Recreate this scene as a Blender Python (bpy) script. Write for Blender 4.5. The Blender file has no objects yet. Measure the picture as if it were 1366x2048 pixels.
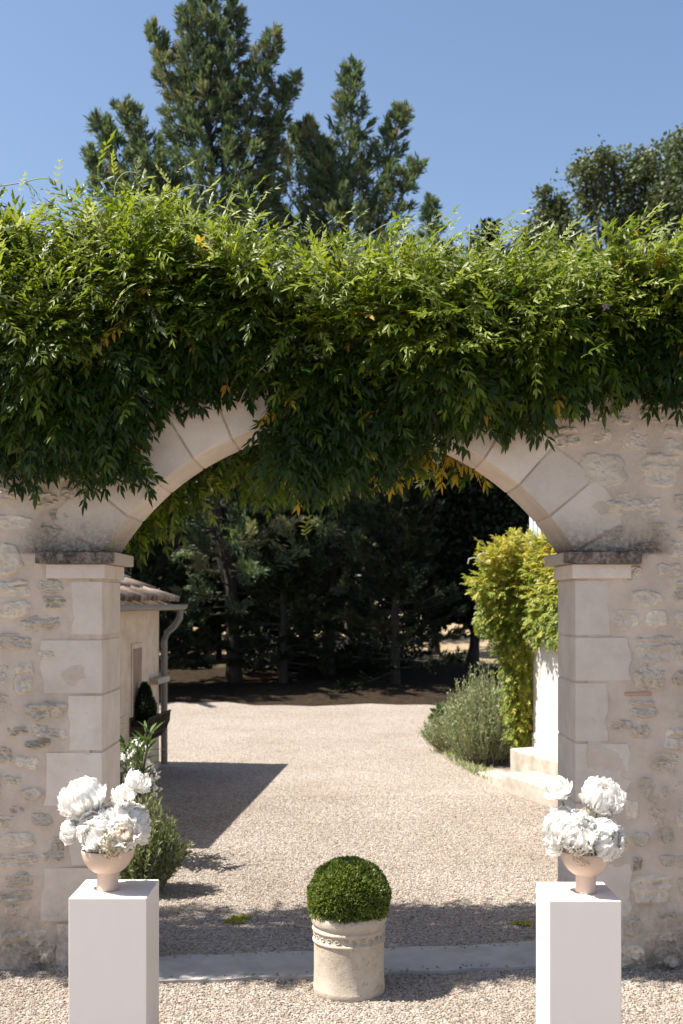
import bpy, bmesh, math, random
import numpy as np
from mathutils import Vector, Matrix, noise

# ------------------------------------------------------------------ camera, sky, sun, exposure
F = 2250.0            # focal length in photograph pixels (1366 x 2048)
HZ = 1205.0           # horizon row
CH = 1.8              # camera height
sc = bpy.context.scene
col = sc.collection
R = math.radians
random.seed(7)
rng = np.random.default_rng(11)

cam_d = bpy.data.cameras.new('camera')
cam_d.sensor_fit = 'AUTO'
cam_d.sensor_width = 36.0
cam_d.lens = F / 2048 * 36
cam_d.shift_y = (HZ - 1024) / 2048
cam_d.clip_end = 2000
cam_d.dof.use_dof = True
cam_d.dof.focus_distance = 5.05
cam_d.dof.aperture_fstop = 4.0
cam = bpy.data.objects.new('camera', cam_d)
cam.location = (0, 0, CH)
cam.rotation_euler = (R(90), 0, 0)
col.objects.link(cam)
sc.camera = cam

SUN_EL, SUN_FRONT = R(58), R(8)
sun_dir = Vector((-math.cos(SUN_EL) * math.cos(SUN_FRONT), -math.cos(SUN_EL) * math.sin(SUN_FRONT), math.sin(SUN_EL)))
world = bpy.data.worlds.new('World')
sc.world = world
world.use_nodes = True
wn = world.node_tree.nodes
sky = wn.new('ShaderNodeTexSky')
sky.sky_type = 'NISHITA'
sky.sun_disc = False
sky.sun_elevation = SUN_EL
sky.sun_rotation = math.atan2(sun_dir.x, sun_dir.y)
sky.air_density = 1.0
sky.dust_density = 1.4
sky.ozone_density = 1.6
wn['Background'].inputs['Strength'].default_value = 0.08
world.node_tree.links.new(sky.outputs[0], wn['Background'].inputs[0])
sun_d = bpy.data.lights.new('sun', 'SUN')
sun_d.energy = 4.7
sun_d.angle = R(0.5)
sun_d.color = (1.0, 0.95, 0.87)
sun = bpy.data.objects.new('sun', sun_d)
sun.rotation_euler = (-sun_dir).to_track_quat('-Z', 'Y').to_euler()
sun.location = (-6, -1, 10)
col.objects.link(sun)
vs = sc.view_settings
vs.view_transform = 'Standard'
vs.look = 'None'
vs.gamma = 1.0
vs.exposure = 1.2
vs.use_curve_mapping = False
sc.cycles.max_bounces = 8
sc.cycles.diffuse_bounces = 4
sc.cycles.transmission_bounces = 4
sc.cycles.transparent_max_bounces = 8


def P(px, py, Y):
    return Vector(((px - 683) / F * Y, Y, CH - (py - HZ) / F * Y))


def G(px, py):
    return P(px, py, CH * F / (py - HZ))


# ------------------------------------------------------------------ materials
def mat(name):
    m = bpy.data.materials.new(name)
    m.use_nodes = True
    nt = m.node_tree
    b = nt.nodes['Principled BSDF']
    return m, nt, b


def N(nt, t, **kw):
    n = nt.nodes.new(t)
    for k, v in kw.items():
        if k in n.inputs.keys():
            n.inputs[k].default_value = v
        else:
            setattr(n, k, v)
    return n


def ramp(nt, fac, stops):
    r = nt.nodes.new('ShaderNodeValToRGB')
    e = r.color_ramp.elements
    while len(e) < len(stops):
        e.new(0.5)
    for i, (p, c) in enumerate(stops):
        e[i].position = p
        e[i].color = (*c, 1)
    if fac is not None:
        nt.links.new(fac, r.inputs[0])
    return r.outputs[0]


def mix(nt, fac, a, b, mode='MIX'):
    n = nt.nodes.new('ShaderNodeMix')
    n.data_type = 'RGBA'
    n.blend_type = mode
    for s, v in ((n.inputs[0], fac), (n.inputs[6], a), (n.inputs[7], b)):
        if hasattr(v, 'links'):
            nt.links.new(v, s)
        elif isinstance(v, (int, float)):
            s.default_value = v
        else:
            s.default_value = (*v, 1)
    return n.outputs[2]


def noise_tex(nt, scale, detail=5, rough=0.55, coord='Object', dist=0.0):
    tc = nt.nodes.new('ShaderNodeTexCoord')
    n = N(nt, 'ShaderNodeTexNoise', Scale=scale, Detail=detail, Roughness=rough, Distortion=dist)
    nt.links.new(tc.outputs[coord], n.inputs['Vector'])
    return n.outputs[0]


def world_noise(nt, scale, detail=5, rough=0.55, dist=0.0):
    g = nt.nodes.new('ShaderNodeNewGeometry')
    n = N(nt, 'ShaderNodeTexNoise', Scale=scale, Detail=detail, Roughness=rough, Distortion=dist)
    nt.links.new(g.outputs['Position'], n.inputs['Vector'])
    return n.outputs[0]


def bump(nt, b, h, strength=0.5, dist=0.01):
    bp = N(nt, 'ShaderNodeBump', Strength=strength, Distance=dist)
    nt.links.new(h, bp.inputs['Height'])
    nt.links.new(bp.outputs[0], b.inputs['Normal'])


def obj_random(nt):
    return nt.nodes.new('ShaderNodeObjectInfo').outputs['Random']


KS = 1.14


def math_node(nt, op, a, b=None):
    n = N(nt, 'ShaderNodeMath', operation=op)
    for i, v in enumerate((a, b)):
        if v is None:
            continue
        if hasattr(v, 'links'):
            nt.links.new(v, n.inputs[i])
        else:
            n.inputs[i].default_value = v
    return n.outputs[0]


def add_grime(nt, c):
    """black lichen along the wall foot and on the stones above the imposts"""
    g = nt.nodes.new('ShaderNodeNewGeometry')
    sp = N(nt, 'ShaderNodeSeparateXYZ')
    nt.links.new(g.outputs['Position'], sp.inputs[0])
    n = world_noise(nt, 5.0, 7, 0.7)
    nf = world_noise(nt, 55, 4, 0.7)
    mr = N(nt, 'ShaderNodeMapRange', **{'From Min': 0.48, 'From Max': 0.0})
    nt.links.new(sp.outputs['Z'], mr.inputs['Value'])
    foot = math_node(nt, 'MULTIPLY', mr.outputs[0], ramp(nt, n, [(0.38, (0, 0, 0)), (0.62, (1.2, 1.2, 1.2))]))
    up = N(nt, 'ShaderNodeMapRange', **{'From Min': 2.33, 'From Max': 2.05})
    nt.links.new(sp.outputs['Z'], up.inputs['Value'])
    up2 = N(nt, 'ShaderNodeMapRange', **{'From Min': 2.03, 'From Max': 2.045})
    nt.links.new(sp.outputs['Z'], up2.inputs['Value'])
    ax = math_node(nt, 'ABSOLUTE', sp.outputs['X'])
    xr = N(nt, 'ShaderNodeMapRange', **{'From Min': 1.65, 'From Max': 1.5})
    nt.links.new(ax, xr.inputs['Value'])
    pw = math_node(nt, 'POWER', up.outputs[0], 1.7)
    imp = math_node(nt, 'MULTIPLY', math_node(nt, 'MULTIPLY', pw, up2.outputs[0]), xr.outputs[0])
    tot = math_node(nt, 'ADD', math_node(nt, 'MULTIPLY', foot, 0.8), math_node(nt, 'MULTIPLY', imp, 0.95))
    tot = math_node(nt, 'MULTIPLY', tot, ramp(nt, nf, [(0.3, (0.5, 0.5, 0.5)), (0.6, (1, 1, 1))]))
    tot = math_node(nt, 'MINIMUM', tot, 0.9)
    # broad streaks of grey weathering
    w = world_noise(nt, 2.2, 6, 0.65, 0.5)
    c = mix(nt, ramp(nt, w, [(0.5, (0, 0, 0)), (0.72, (0.4, 0.4, 0.4))]), c, (0.42, 0.36, 0.30))
    return mix(nt, tot, c, (0.055, 0.05, 0.043))


def stone_mat(name, c0, c1, c2, grime=False, spots=(0.2, 0.18, 0.16), spot_amt=0.5, bscale=60, bstr=0.5, bdist=0.006, rough=0.9, vary=0.12, spot_lo=0.62):
    c0, c1, c2, spots = (tuple(KS * x for x in q) for q in (c0, c1, c2, spots))
    m, nt, b = mat(name)
    n1 = world_noise(nt, 7, 6, 0.6)
    c = ramp(nt, n1, [(0.3, c0), (0.5, c1), (0.7, c2)])
    n2 = world_noise(nt, 38, 5, 0.7, 0.4)
    s = ramp(nt, n2, [(spot_lo, (0, 0, 0)), (spot_lo + 0.1, (spot_amt,) * 3)])
    c = mix(nt, s, c, spots)
    if grime:
        c = add_grime(nt, c)
    v = N(nt, 'ShaderNodeMapRange', **{'To Min': 1 - vary, 'To Max': 1 + vary})
    nt.links.new(obj_random(nt), v.inputs['Value'])
    hs = N(nt, 'ShaderNodeHueSaturation')
    nt.links.new(v.outputs[0], hs.inputs['Value'])
    nt.links.new(c, hs.inputs['Color'])
    nt.links.new(hs.outputs[0], b.inputs['Base Color'])
    b.inputs['Roughness'].default_value = rough
    b.inputs['Specular IOR Level'].default_value = 0.2
    nb = world_noise(nt, bscale, 8, 0.65)
    bump(nt, b, nb, bstr, bdist)
    return m


M = {}
M['mortar'] = stone_mat('lime_mortar', (0.42, 0.335, 0.27), (0.50, 0.41, 0.335), (0.56, 0.465, 0.385), True, spots=(0.36, 0.32, 0.28), spot_amt=0.5, bscale=45, bstr=0.55, bdist=0.012, vary=0.0)
M['rubble'] = stone_mat('rubble_stone', (0.53, 0.445, 0.35), (0.63, 0.535, 0.43), (0.72, 0.635, 0.53), True, spots=(0.27, 0.22, 0.17), spot_amt=0.7, bscale=42, bstr=0.9, bdist=0.02, vary=0.16, spot_lo=0.60)
M['ashlar'] = stone_mat('dressed_limestone', (0.50, 0.425, 0.36), (0.56, 0.48, 0.41), (0.60, 0.525, 0.455), True, spots=(0.24, 0.20, 0.165), spot_amt=0.75, bscale=70, bstr=0.6, bdist=0.006, vary=0.09, spot_lo=0.65)
M['brick'] = stone_mat('clay_brick', (0.34, 0.20, 0.145), (0.40, 0.25, 0.185), (0.46, 0.31, 0.24), bscale=90, vary=0.1)


def impost_mat():
    m, nt, b = mat('weathered_impost_stone')
    n1 = world_noise(nt, 30, 8, 0.75)
    c = ramp(nt, n1, [(0.38, (0.035, 0.030, 0.026)), (0.48, (0.13, 0.10, 0.085)), (0.6, (0.30, 0.23, 0.19)), (0.72, (0.46, 0.38, 0.32))])
    # lichen crust covers the outer face and the top; the reveal end stays clean stone
    g = nt.nodes.new('ShaderNodeNewGeometry')
    sp = N(nt, 'ShaderNodeSeparateXYZ')
    nt.links.new(g.outputs['Position'], sp.inputs[0])
    mr = N(nt, 'ShaderNodeMapRange', **{'From Min': 5.455, 'From Max': 5.52})
    nt.links.new(sp.outputs['Y'], mr.inputs['Value'])
    c = mix(nt, mr.outputs[0], c, (0.52, 0.44, 0.37))
    nt.links.new(c, b.inputs['Base Color'])
    b.inputs['Roughness'].default_value = 0.95
    bump(nt, b, n1, 0.9, 0.02)
    return m


M['impost'] = impost_mat()


def plain(name, c, rough=0.6, spec=0.3, var=0.06, bscale=80, bstr=0.1, metal=0.0):
    m, nt, b = mat(name)
    n1 = noise_tex(nt, 9, 5, 0.6)
    lo = tuple(x * (1 - var) for x in c)
    hi = tuple(min(1, x * (1 + var)) for x in c)
    nt.links.new(ramp(nt, n1, [(0.3, lo), (0.7, hi)]), b.inputs['Base Color'])
    b.inputs['Roughness'].default_value = rough
    b.inputs['Specular IOR Level'].default_value = spec
    b.inputs['Metallic'].default_value = metal
    bump(nt, b, noise_tex(nt, bscale, 4), bstr, 0.004)
    return m


M['pedestal'] = plain('cream_painted_board', (0.69, 0.625, 0.58), 0.55, 0.3, 0.015, 25, 0.04)
M['vase'] = plain('blush_glazed_ceramic', (0.60, 0.455, 0.355), 0.34, 0.4, 0.04, 60, 0.05)
M['white_wall'] = plain('white_limewash', (0.58, 0.55, 0.51), 0.9, 0.1, 0.05, 40, 0.3)
M['house_wall'] = stone_mat('pale_house_stone', (0.44, 0.35, 0.28), (0.52, 0.43, 0.35), (0.58, 0.49, 0.41), spots=(0.36, 0.30, 0.25), spot_amt=0.4, bscale=25, bstr=0.4, vary=0.0)
M['tile'] = stone_mat('clay_roof_tile', (0.17, 0.11, 0.08), (0.29, 0.21, 0.155), (0.40, 0.33, 0.265), spots=(0.08, 0.07, 0.055), spot_amt=0.7, bscale=40, vary=0.38)
M['zinc'] = plain('zinc', (0.20, 0.19, 0.175), 0.6, 0.3, 0.15, 20, 0.1, 0.1)
M['dark_wood'] = plain('dark_wood', (0.06, 0.042, 0.03), 0.7, 0.2, 0.3)
M['door'] = plain('faded_shutter_wood', (0.30, 0.22, 0.17), 0.8, 0.1, 0.12)
M['grey_paint'] = plain('pale_grey_paint', (0.55, 0.58, 0.60), 0.5, 0.3, 0.05)
M['step'] = stone_mat('worn_step_stone', (0.26, 0.22, 0.18), (0.345, 0.305, 0.255), (0.40, 0.36, 0.31), spots=(0.26, 0.23, 0.20), spot_amt=0.6, bscale=40, bstr=0.6, vary=0.06)
M['slab'] = stone_mat('threshold_stone', (0.27, 0.25, 0.23), (0.32, 0.30, 0.28), (0.36, 0.34, 0.32), spots=(0.30, 0.27, 0.24), spot_amt=0.5, bscale=90, bstr=0.4, vary=0.0)
M['soil'] = plain('potting_soil', (0.03, 0.022, 0.016), 0.95, 0.1, 0.3, 90, 0.6)
M['stem'] = plain('green_stem', (0.14, 0.20, 0.04), 0.5, 0.3, 0.15)
M['twig'] = plain('wisteria_wood', (0.20, 0.16, 0.12), 0.85, 0.15, 0.2, 60, 0.4)
M['tendril'] = plain('young_shoot', (0.34, 0.36, 0.20), 0.6, 0.2, 0.1)


def bark_mat(name, c):
    m, nt, b = mat(name)
    tc = nt.nodes.new('ShaderNodeTexCoord')
    mp = N(nt, 'ShaderNodeMapping')
    mp.inputs['Scale'].default_value = (1, 1, 0.2)
    n = N(nt, 'ShaderNodeTexNoise', Scale=14.0, Detail=6.0)
    nt.links.new(tc.outputs['Object'], mp.inputs[0])
    nt.links.new(mp.outputs[0], n.inputs['Vector'])
    nt.links.new(ramp(nt, n.outputs[0], [(0.3, tuple(x * 0.5 for x in c)), (0.7, c)]), b.inputs['Base Color'])
    b.inputs['Roughness'].default_value = 0.95
    bump(nt, b, n.outputs[0], 0.8, 0.03)
    return m


M['bark'] = bark_mat('conifer_bark', (0.05, 0.04, 0.032))


def leaf_mat(name, stops, transl=0.35, rough=0.42, spec=0.35, tcol=1.6, warm=(1.0, 1.0, 0.5)):
    m, nt, b = mat(name)
    at = N(nt, 'ShaderNodeAttribute', attribute_name='tint')
    c = ramp(nt, at.outputs['Fac'], stops)
    nt.links.new(c, b.inputs['Base Color'])
    b.inputs['Roughness'].default_value = rough
    b.inputs['Specular IOR Level'].default_value = spec
    tr = nt.nodes.new('ShaderNodeBsdfTranslucent')
    tc = mix(nt, 1.0, c, tuple(tcol * w for w in warm), 'MULTIPLY')
    nt.links.new(tc, tr.inputs[0])
    ms = nt.nodes.new('ShaderNodeMixShader')
    ms.inputs[0].default_value = transl
    nt.links.new(b.outputs[0], ms.inputs[1])
    nt.links.new(tr.outputs[0], ms.inputs[2])
    nt.links.new(ms.outputs[0], nt.nodes['Material Output'].inputs[0])
    return m


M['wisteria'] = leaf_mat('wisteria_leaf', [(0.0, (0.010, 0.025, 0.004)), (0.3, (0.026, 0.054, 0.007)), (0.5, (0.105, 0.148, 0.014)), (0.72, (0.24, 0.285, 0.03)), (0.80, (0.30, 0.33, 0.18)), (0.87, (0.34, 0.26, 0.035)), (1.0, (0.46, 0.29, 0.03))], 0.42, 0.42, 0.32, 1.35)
M['wisteria_gold'] = leaf_mat('yellowing_wisteria_leaf', [(0.0, (0.10, 0.14, 0.02)), (0.4, (0.24, 0.28, 0.035)), (0.75, (0.46, 0.40, 0.08)), (1.0, (0.58, 0.38, 0.07))], 0.4, 0.45, 0.35, 1.3)
M['box'] = leaf_mat('boxwood_leaf', [(0.0, (0.03, 0.065, 0.010)), (0.5, (0.15, 0.19, 0.035)), (1.0, (0.36, 0.40, 0.15))], 0.35, 0.36, 0.42, 1.4)
M['conifer'] = leaf_mat('conifer_foliage', [(0.0, (0.055, 0.09, 0.058)), (0.5, (0.12, 0.165, 0.092)), (0.8, (0.19, 0.225, 0.115)), (1.0, (0.22, 0.185, 0.12))], 0.33, 0.6, 0.25, 1.2)
M['wood'] = leaf_mat('shade_darkened_foliage', [(0.0, (0.007, 0.012, 0.006)), (0.5, (0.015, 0.023, 0.010)), (0.8, (0.028, 0.035, 0.014)), (1.0, (0.05, 0.036, 0.02))], 0.1, 0.65, 0.2, 1.2)  # darker copy of the conifer foliage, with the wood's shade put into its colour
M['oak'] = leaf_mat('oak_foliage', [(0.0, (0.05, 0.07, 0.032)), (0.5, (0.105, 0.13, 0.058)), (1.0, (0.21, 0.20, 0.10))], 0.25, 0.5, 0.3, 1.2)
M['rosemary'] = leaf_mat('rosemary_needles', [(0.0, (0.12, 0.15, 0.075)), (0.5, (0.29, 0.32, 0.17)), (1.0, (0.44, 0.45, 0.26))], 0.25, 0.55, 0.3, 1.2)
M['oleander'] = leaf_mat('oleander_leaf', [(0.0, (0.05, 0.10, 0.03)), (1.0, (0.14, 0.20, 0.07))], 0.2, 0.35, 0.45, 1.3)
M['darkbush'] = leaf_mat('topiary_foliage', [(0.0, (0.008, 0.02, 0.006)), (1.0, (0.025, 0.05, 0.015))], 0.1, 0.5, 0.3, 1.2)


def petal_mat(name, c, ctr):
    m, nt, b = mat(name)
    at = N(nt, 'ShaderNodeAttribute', attribute_name='tint')
    cc = ramp(nt, at.outputs['Fac'], [(0.0, ctr), (0.55, c), (1.0, c)])
    nt.links.new(cc, b.inputs['Base Color'])
    b.inputs['Roughness'].default_value = 0.65
    b.inputs['Specular IOR Level'].default_value = 0.15
    tr = nt.nodes.new('ShaderNodeBsdfTranslucent')
    nt.links.new(cc, tr.inputs[0])
    ms = nt.nodes.new('ShaderNodeMixShader')
    ms.inputs[0].default_value = 0.58
    nt.links.new(b.outputs[0], ms.inputs[1])
    nt.links.new(tr.outputs[0], ms.inputs[2])
    nt.links.new(ms.outputs[0], nt.nodes['Material Output'].inputs[0])
    return m


M['petal'] = petal_mat('white_petal', (0.97, 0.955, 0.92), (0.96, 0.92, 0.84))
M['petal_peach'] = petal_mat('white_petal_peach_heart', (0.93, 0.905, 0.86), (0.88, 0.68, 0.46))
M['petal_cream'] = petal_mat('cream_petal', (0.90, 0.84, 0.71), (0.86, 0.74, 0.52))
M['lilac'] = petal_mat('lilac_petal', (0.62, 0.52, 0.70), (0.5, 0.4, 0.6))


def gravel_mat(name, pebble):
    m, nt, b = mat(name)
    g = nt.nodes.new('ShaderNodeNewGeometry')
    vo = N(nt, 'ShaderNodeTexVoronoi', Scale=75.0 if pebble else 62.0)
    nt.links.new(g.outputs['Position'], vo.inputs['Vector'])
    sp = N(nt, 'ShaderNodeSeparateColor')
    nt.links.new(vo.outputs['Color'], sp.inputs[0])
    c = ramp(nt, sp.outputs[0], [(0.0, (0.12, 0.092, 0.07)), (0.12, (0.24, 0.20, 0.16)), (0.5, (0.335, 0.29, 0.247)), (0.85, (0.415, 0.378, 0.332)), (1.0, (0.33, 0.225, 0.15))])
    big = world_noise(nt, 0.8, 5, 0.6)
    tone = ramp(nt, big, [(0.32, (0.88, 0.85, 0.82)), (0.5, (0.98, 0.97, 0.96)), (0.68, (1.06, 1.06, 1.07))])
    c = mix(nt, 1.0, c, tone, 'MULTIPLY')
    if not pebble:
        big2 = world_noise(nt, 2.6, 6, 0.65)
        k = ramp(nt, big2, [(0.60, (0, 0, 0)), (0.74, (0.35, 0.35, 0.35))])
        c = mix(nt, k, c, (0.26, 0.205, 0.15))
    nt.links.new(c, b.inputs['Base Color'])
    b.inputs['Roughness'].default_value = 0.85
    b.inputs['Specular IOR Level'].default_value = 0.25
    if not pebble:
        inv = N(nt, 'ShaderNodeMath', operation='SUBTRACT')
        inv.inputs[0].default_value = 1.0
        nt.links.new(vo.outputs['Distance'], inv.inputs[1])
        bump(nt, b, inv.outputs[0], 1.0, 0.014)
    return m


M['gravel'] = gravel_mat('gravel_bed', False)
M['pebble'] = gravel_mat('gravel_pebble', True)


def terrain_mat():
    m, nt, b = mat('dry_grass_ground')
    n1 = world_noise(nt, 0.5, 6, 0.6)
    grass = ramp(nt, world_noise(nt, 6, 6, 0.7), [(0.3, (0.22, 0.165, 0.10)), (0.6, (0.36, 0.275, 0.17)), (0.8, (0.44, 0.35, 0.22))])
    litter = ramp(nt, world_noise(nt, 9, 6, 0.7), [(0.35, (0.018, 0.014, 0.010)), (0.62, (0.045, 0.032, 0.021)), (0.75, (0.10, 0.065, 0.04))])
    g = nt.nodes.new('ShaderNodeNewGeometry')
    sp = N(nt, 'ShaderNodeSeparateXYZ')
    nt.links.new(g.outputs['Position'], sp.inputs[0])
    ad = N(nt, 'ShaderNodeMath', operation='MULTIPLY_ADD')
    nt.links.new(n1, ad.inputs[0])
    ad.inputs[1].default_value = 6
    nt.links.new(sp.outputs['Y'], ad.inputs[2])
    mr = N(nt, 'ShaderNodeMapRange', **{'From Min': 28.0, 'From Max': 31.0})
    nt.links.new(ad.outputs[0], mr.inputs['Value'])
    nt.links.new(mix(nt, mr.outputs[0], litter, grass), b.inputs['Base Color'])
    b.inputs['Roughness'].default_value = 1.0
    b.inputs['Specular IOR Level'].default_value = 0.05
    bump(nt, b, world_noise(nt, 20, 6), 0.8, 0.05)
    return m


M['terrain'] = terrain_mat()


def pot_mat():
    m, nt, b = mat('aged_cast_stone')
    n1 = noise_tex(nt, 6, 7, 0.65)
    c = ramp(nt, n1, [(0.3, (0.36, 0.295, 0.225)), (0.5, (0.48, 0.41, 0.33)), (0.7, (0.56, 0.495, 0.415))])
    n2 = noise_tex(nt, 45, 6, 0.7)
    c = mix(nt, ramp(nt, n2, [(0.56, (0, 0, 0)), (0.66, (0.6,) * 3)]), c, (0.22, 0.18, 0.14))
    n3 = noise_tex(nt, 11, 3, 0.5, dist=0.6)
    c = mix(nt, ramp(nt, n3, [(0.66, (0, 0, 0)), (0.72, (0.75,) * 3)]), c, (0.45, 0.26, 0.10))
    nt.links.new(c, b.inputs['Base Color'])
    b.inputs['Roughness'].default_value = 0.92
    b.inputs['Specular IOR Level'].default_value = 0.15
    bump(nt, b, noise_tex(nt, 90, 7, 0.7), 0.5, 0.006)
    return m


M['pot'] = pot_mat()
M['frieze'] = stone_mat('grimy_cast_stone', (0.22, 0.185, 0.15), (0.36, 0.31, 0.25), (0.48, 0.42, 0.35), bscale=120, bstr=0.6, vary=0.0)


# ------------------------------------------------------------------ object helpers
def link(o, parent=None):
    col.objects.link(o)
    if parent is not None:
        o.parent = parent
    return o


def tag(o, label, cat, group=None, kind=None):
    if label: o['label'] = label
    if cat: o['category'] = cat
    if group: o['group'] = group
    if kind: o['kind'] = kind
    return o


def thing(name, label, cat, loc=(0, 0, 0), rotz=0.0, group=None):
    o = bpy.data.objects.new(name, None)
    o.empty_display_size = 0.1
    o.location = loc
    o.rotation_euler = (0, 0, rotz)
    link(o)
    return tag(o, label, cat, group)


def np_mesh(name, V, Fc, m, tint=None, smooth=False):
    """V (n,3); Fc list of int arrays (k,4)/(k,3) or one array"""
    me = bpy.data.meshes.new(name)
    if not isinstance(Fc, list):
        Fc = [Fc]
    V = np.asarray(V, dtype=np.float32)
    loops = np.concatenate([f.ravel() for f in Fc]).astype(np.int32)
    tot = np.concatenate([np.full(len(f), f.shape[1]) for f in Fc]).astype(np.int32)
    start = np.concatenate([[0], np.cumsum(tot)[:-1]]).astype(np.int32)
    me.vertices.add(len(V))
    me.vertices.foreach_set('co', V.ravel())
    me.loops.add(len(loops))
    me.loops.foreach_set('vertex_index', loops)
    me.polygons.add(len(tot))
    me.polygons.foreach_set('loop_start', start)
    me.polygons.foreach_set('loop_total', tot)
    if smooth:
        me.polygons.foreach_set('use_smooth', np.ones(len(tot), dtype=bool))
    if tint is not None:
        a = me.attributes.new('tint', 'FLOAT', 'POINT')
        a.data.foreach_set('value', np.asarray(tint, dtype=np.float32))
    me.materials.append(m)
    me.update(calc_edges=True)
    me.validate()
    return me


def obj(name, me, parent=None, loc=None):
    o = bpy.data.objects.new(name, me)
    if loc is not None:
        o.location = loc
    return link(o, parent)


def bm_mesh(name, bm, m, smooth=False):
    me = bpy.data.meshes.new(name)
    bmesh.ops.recalc_face_normals(bm, faces=bm.faces[:])
    bm.to_mesh(me)
    bm.free()
    me.materials.append(m)
    if smooth:
        me.polygons.foreach_set('use_smooth', np.ones(len(me.polygons), dtype=bool))
    return me


def box_bm(x0, x1, y0, y1, z0, z1, bev=0.0, seg=1, jit=0.0):
    bm = bmesh.new()
    vs_ = [bm.verts.new((x, y, z)) for x in (x0, x1) for y in (y0, y1) for z in (z0, z1)]
    for f in ((0, 1, 3, 2), (4, 6, 7, 5), (0, 4, 5, 1), (2, 3, 7, 6), (0, 2, 6, 4), (1, 5, 7, 3)):
        bm.faces.new([vs_[i] for i in f])
    if jit:
        for v in vs_:
            v.co += Vector((random.uniform(-jit, jit), random.uniform(-jit, jit), random.uniform(-jit, jit)))
    if bev:
        bmesh.ops.bevel(bm, geom=bm.edges[:], offset=bev, segments=seg, affect='EDGES', profile=0.5)
    return bm


def box(name, parent, m, x0, x1, y0, y1, z0, z1, bev=0.0, seg=1, jit=0.0):
    return obj(name, bm_mesh(name, box_bm(x0, x1, y0, y1, z0, z1, bev, seg, jit), m), parent)


def prism_bm(pts, y0, y1, bev=0.0):
    """pts: (x,z) outline, extruded along y"""
    bm = bmesh.new()
    a = [bm.verts.new((x, y0, z)) for x, z in pts]
    b = [bm.verts.new((x, y1, z)) for x, z in pts]
    n = len(pts)
    bm.faces.new(a)
    bm.faces.new(b[::-1])
    for i in range(n):
        bm.faces.new((a[i], b[i], b[(i + 1) % n], a[(i + 1) % n]))
    bmesh.ops.recalc_face_normals(bm, faces=bm.faces[:])
    if bev:
        bmesh.ops.bevel(bm, geom=[e for e in bm.edges], offset=bev, segments=2, affect='EDGES', profile=0.6)
    return bm


def tube_arrays(pts, radii, sides=6):
    pts = [Vector(p) for p in pts]
    n = len(pts)
    V = []
    up = Vector((0.13, 0.31, 0.94)).normalized()
    for i, p in enumerate(pts):
        t = (pts[min(i + 1, n - 1)] - pts[max(i - 1, 0)]).normalized()
        a = t.cross(up)
        if a.length < 1e-3:
            a = t.cross(Vector((1, 0, 0)))
        a.normalize()
        b = t.cross(a)
        for k in range(sides):
            an = 2 * math.pi * k / sides
            V.append(p + (a * math.cos(an) + b * math.sin(an)) * radii[i])
    Q = []
    for i in range(n - 1):
        for k in range(sides):
            k2 = (k + 1) % sides
            Q.append((i * sides + k, i * sides + k2, (i + 1) * sides + k2, (i + 1) * sides + k))
    return V, Q


class Tubes:
    def __init__(s):
        s.V, s.Q = [], []

    def add(s, pts, radii, sides=6):
        v, q = tube_arrays(pts, radii, sides)
        o = len(s.V)
        s.V += v
        s.Q += [tuple(i + o for i in f) for f in q]

    def mesh(s, name, m):
        return np_mesh(name, np.array([tuple(v) for v in s.V]), np.array(s.Q), m, smooth=True)


def tube(name, parent, m, pts, radii, sides=8):
    t = Tubes()
    t.add(pts, radii, sides)
    return obj(name, t.mesh(name, m), parent)


def lathe_bm(prof, seg=48, cap=True):
    bm = bmesh.new()
    rings = []
    for r, z in prof:
        rings.append([bm.verts.new((r * math.cos(2 * math.pi * k / seg), r * math.sin(2 * math.pi * k / seg), z)) for k in range(seg)])
    for a, b in zip(rings[:-1], rings[1:]):
        for k in range(seg):
            bm.faces.new((a[k], a[(k + 1) % seg], b[(k + 1) % seg], b[k]))
    if cap:
        bm.faces.new(rings[0][::-1])
        bm.faces.new(rings[-1])
    return bm


def unit(v):
    return v / np.maximum(np.linalg.norm(v, axis=-1, keepdims=True), 1e-9)


def diamonds(Pp, D, L, W, fold=0.0):
    """one diamond quad per leaf"""
    n = len(Pp)
    D = unit(D)
    S = unit(np.cross(D, rng.normal(size=(n, 3))))
    V = np.empty((n, 4, 3))
    mid = Pp + D * (L * 0.45)[:, None]
    V[:, 0] = Pp
    V[:, 1] = mid + S * (W * 0.5)[:, None]
    V[:, 2] = Pp + D * L[:, None]
    V[:, 3] = mid - S * (W * 0.5)[:, None]
    Q = np.arange(n * 4).reshape(n, 4)
    return V.reshape(-1, 3), Q


def leaf_cloud(name, parent, m, Pp, D, L, W, tint, kind='stuff'):
    V, Q = diamonds(Pp, D, L, W)
    o = obj(name, np_mesh(name, V, Q, m, np.repeat(tint, 4)), parent)
    if kind:
        o['kind'] = kind
    return o


# ------------------------------------------------------------------ ground
def terrain_h(x, y):
    z = -0.02 + np.clip(y - 19.2, 0, 5) * 0.078 + np.clip(y - 24, 0, 60) * 0.023 + np.clip(y - 84, 0, 400) * 0.004
    return z + np.clip(y - 21, 0, 6) / 6 * (0.10 * np.sin(x * 0.6 + y * 0.31) + 0.05 * np.sin(x * 1.7 - y * 0.8))


xs = np.concatenate([np.linspace(-600, -30, 14), np.linspace(-28, 28, 80), np.linspace(30, 600, 14)])
ys = np.concatenate([np.linspace(-60, 15, 8), np.linspace(16, 60, 80), np.linspace(62, 900, 24)])
gx, gy = np.meshgrid(xs, ys)
V = np.stack([gx, gy, terrain_h(gx, gy)], -1).reshape(-1, 3)
nx = len(xs)
ii = np.arange(len(ys) - 1)[:, None] * nx + np.arange(nx - 1)[None]
Q = np.stack([ii, ii + 1, ii + nx + 1, ii + nx], -1).reshape(-1, 4)
tag(obj('ground', np_mesh('ground', V, Q, M['terrain'], smooth=True)), None, None, kind='structure')

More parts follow.
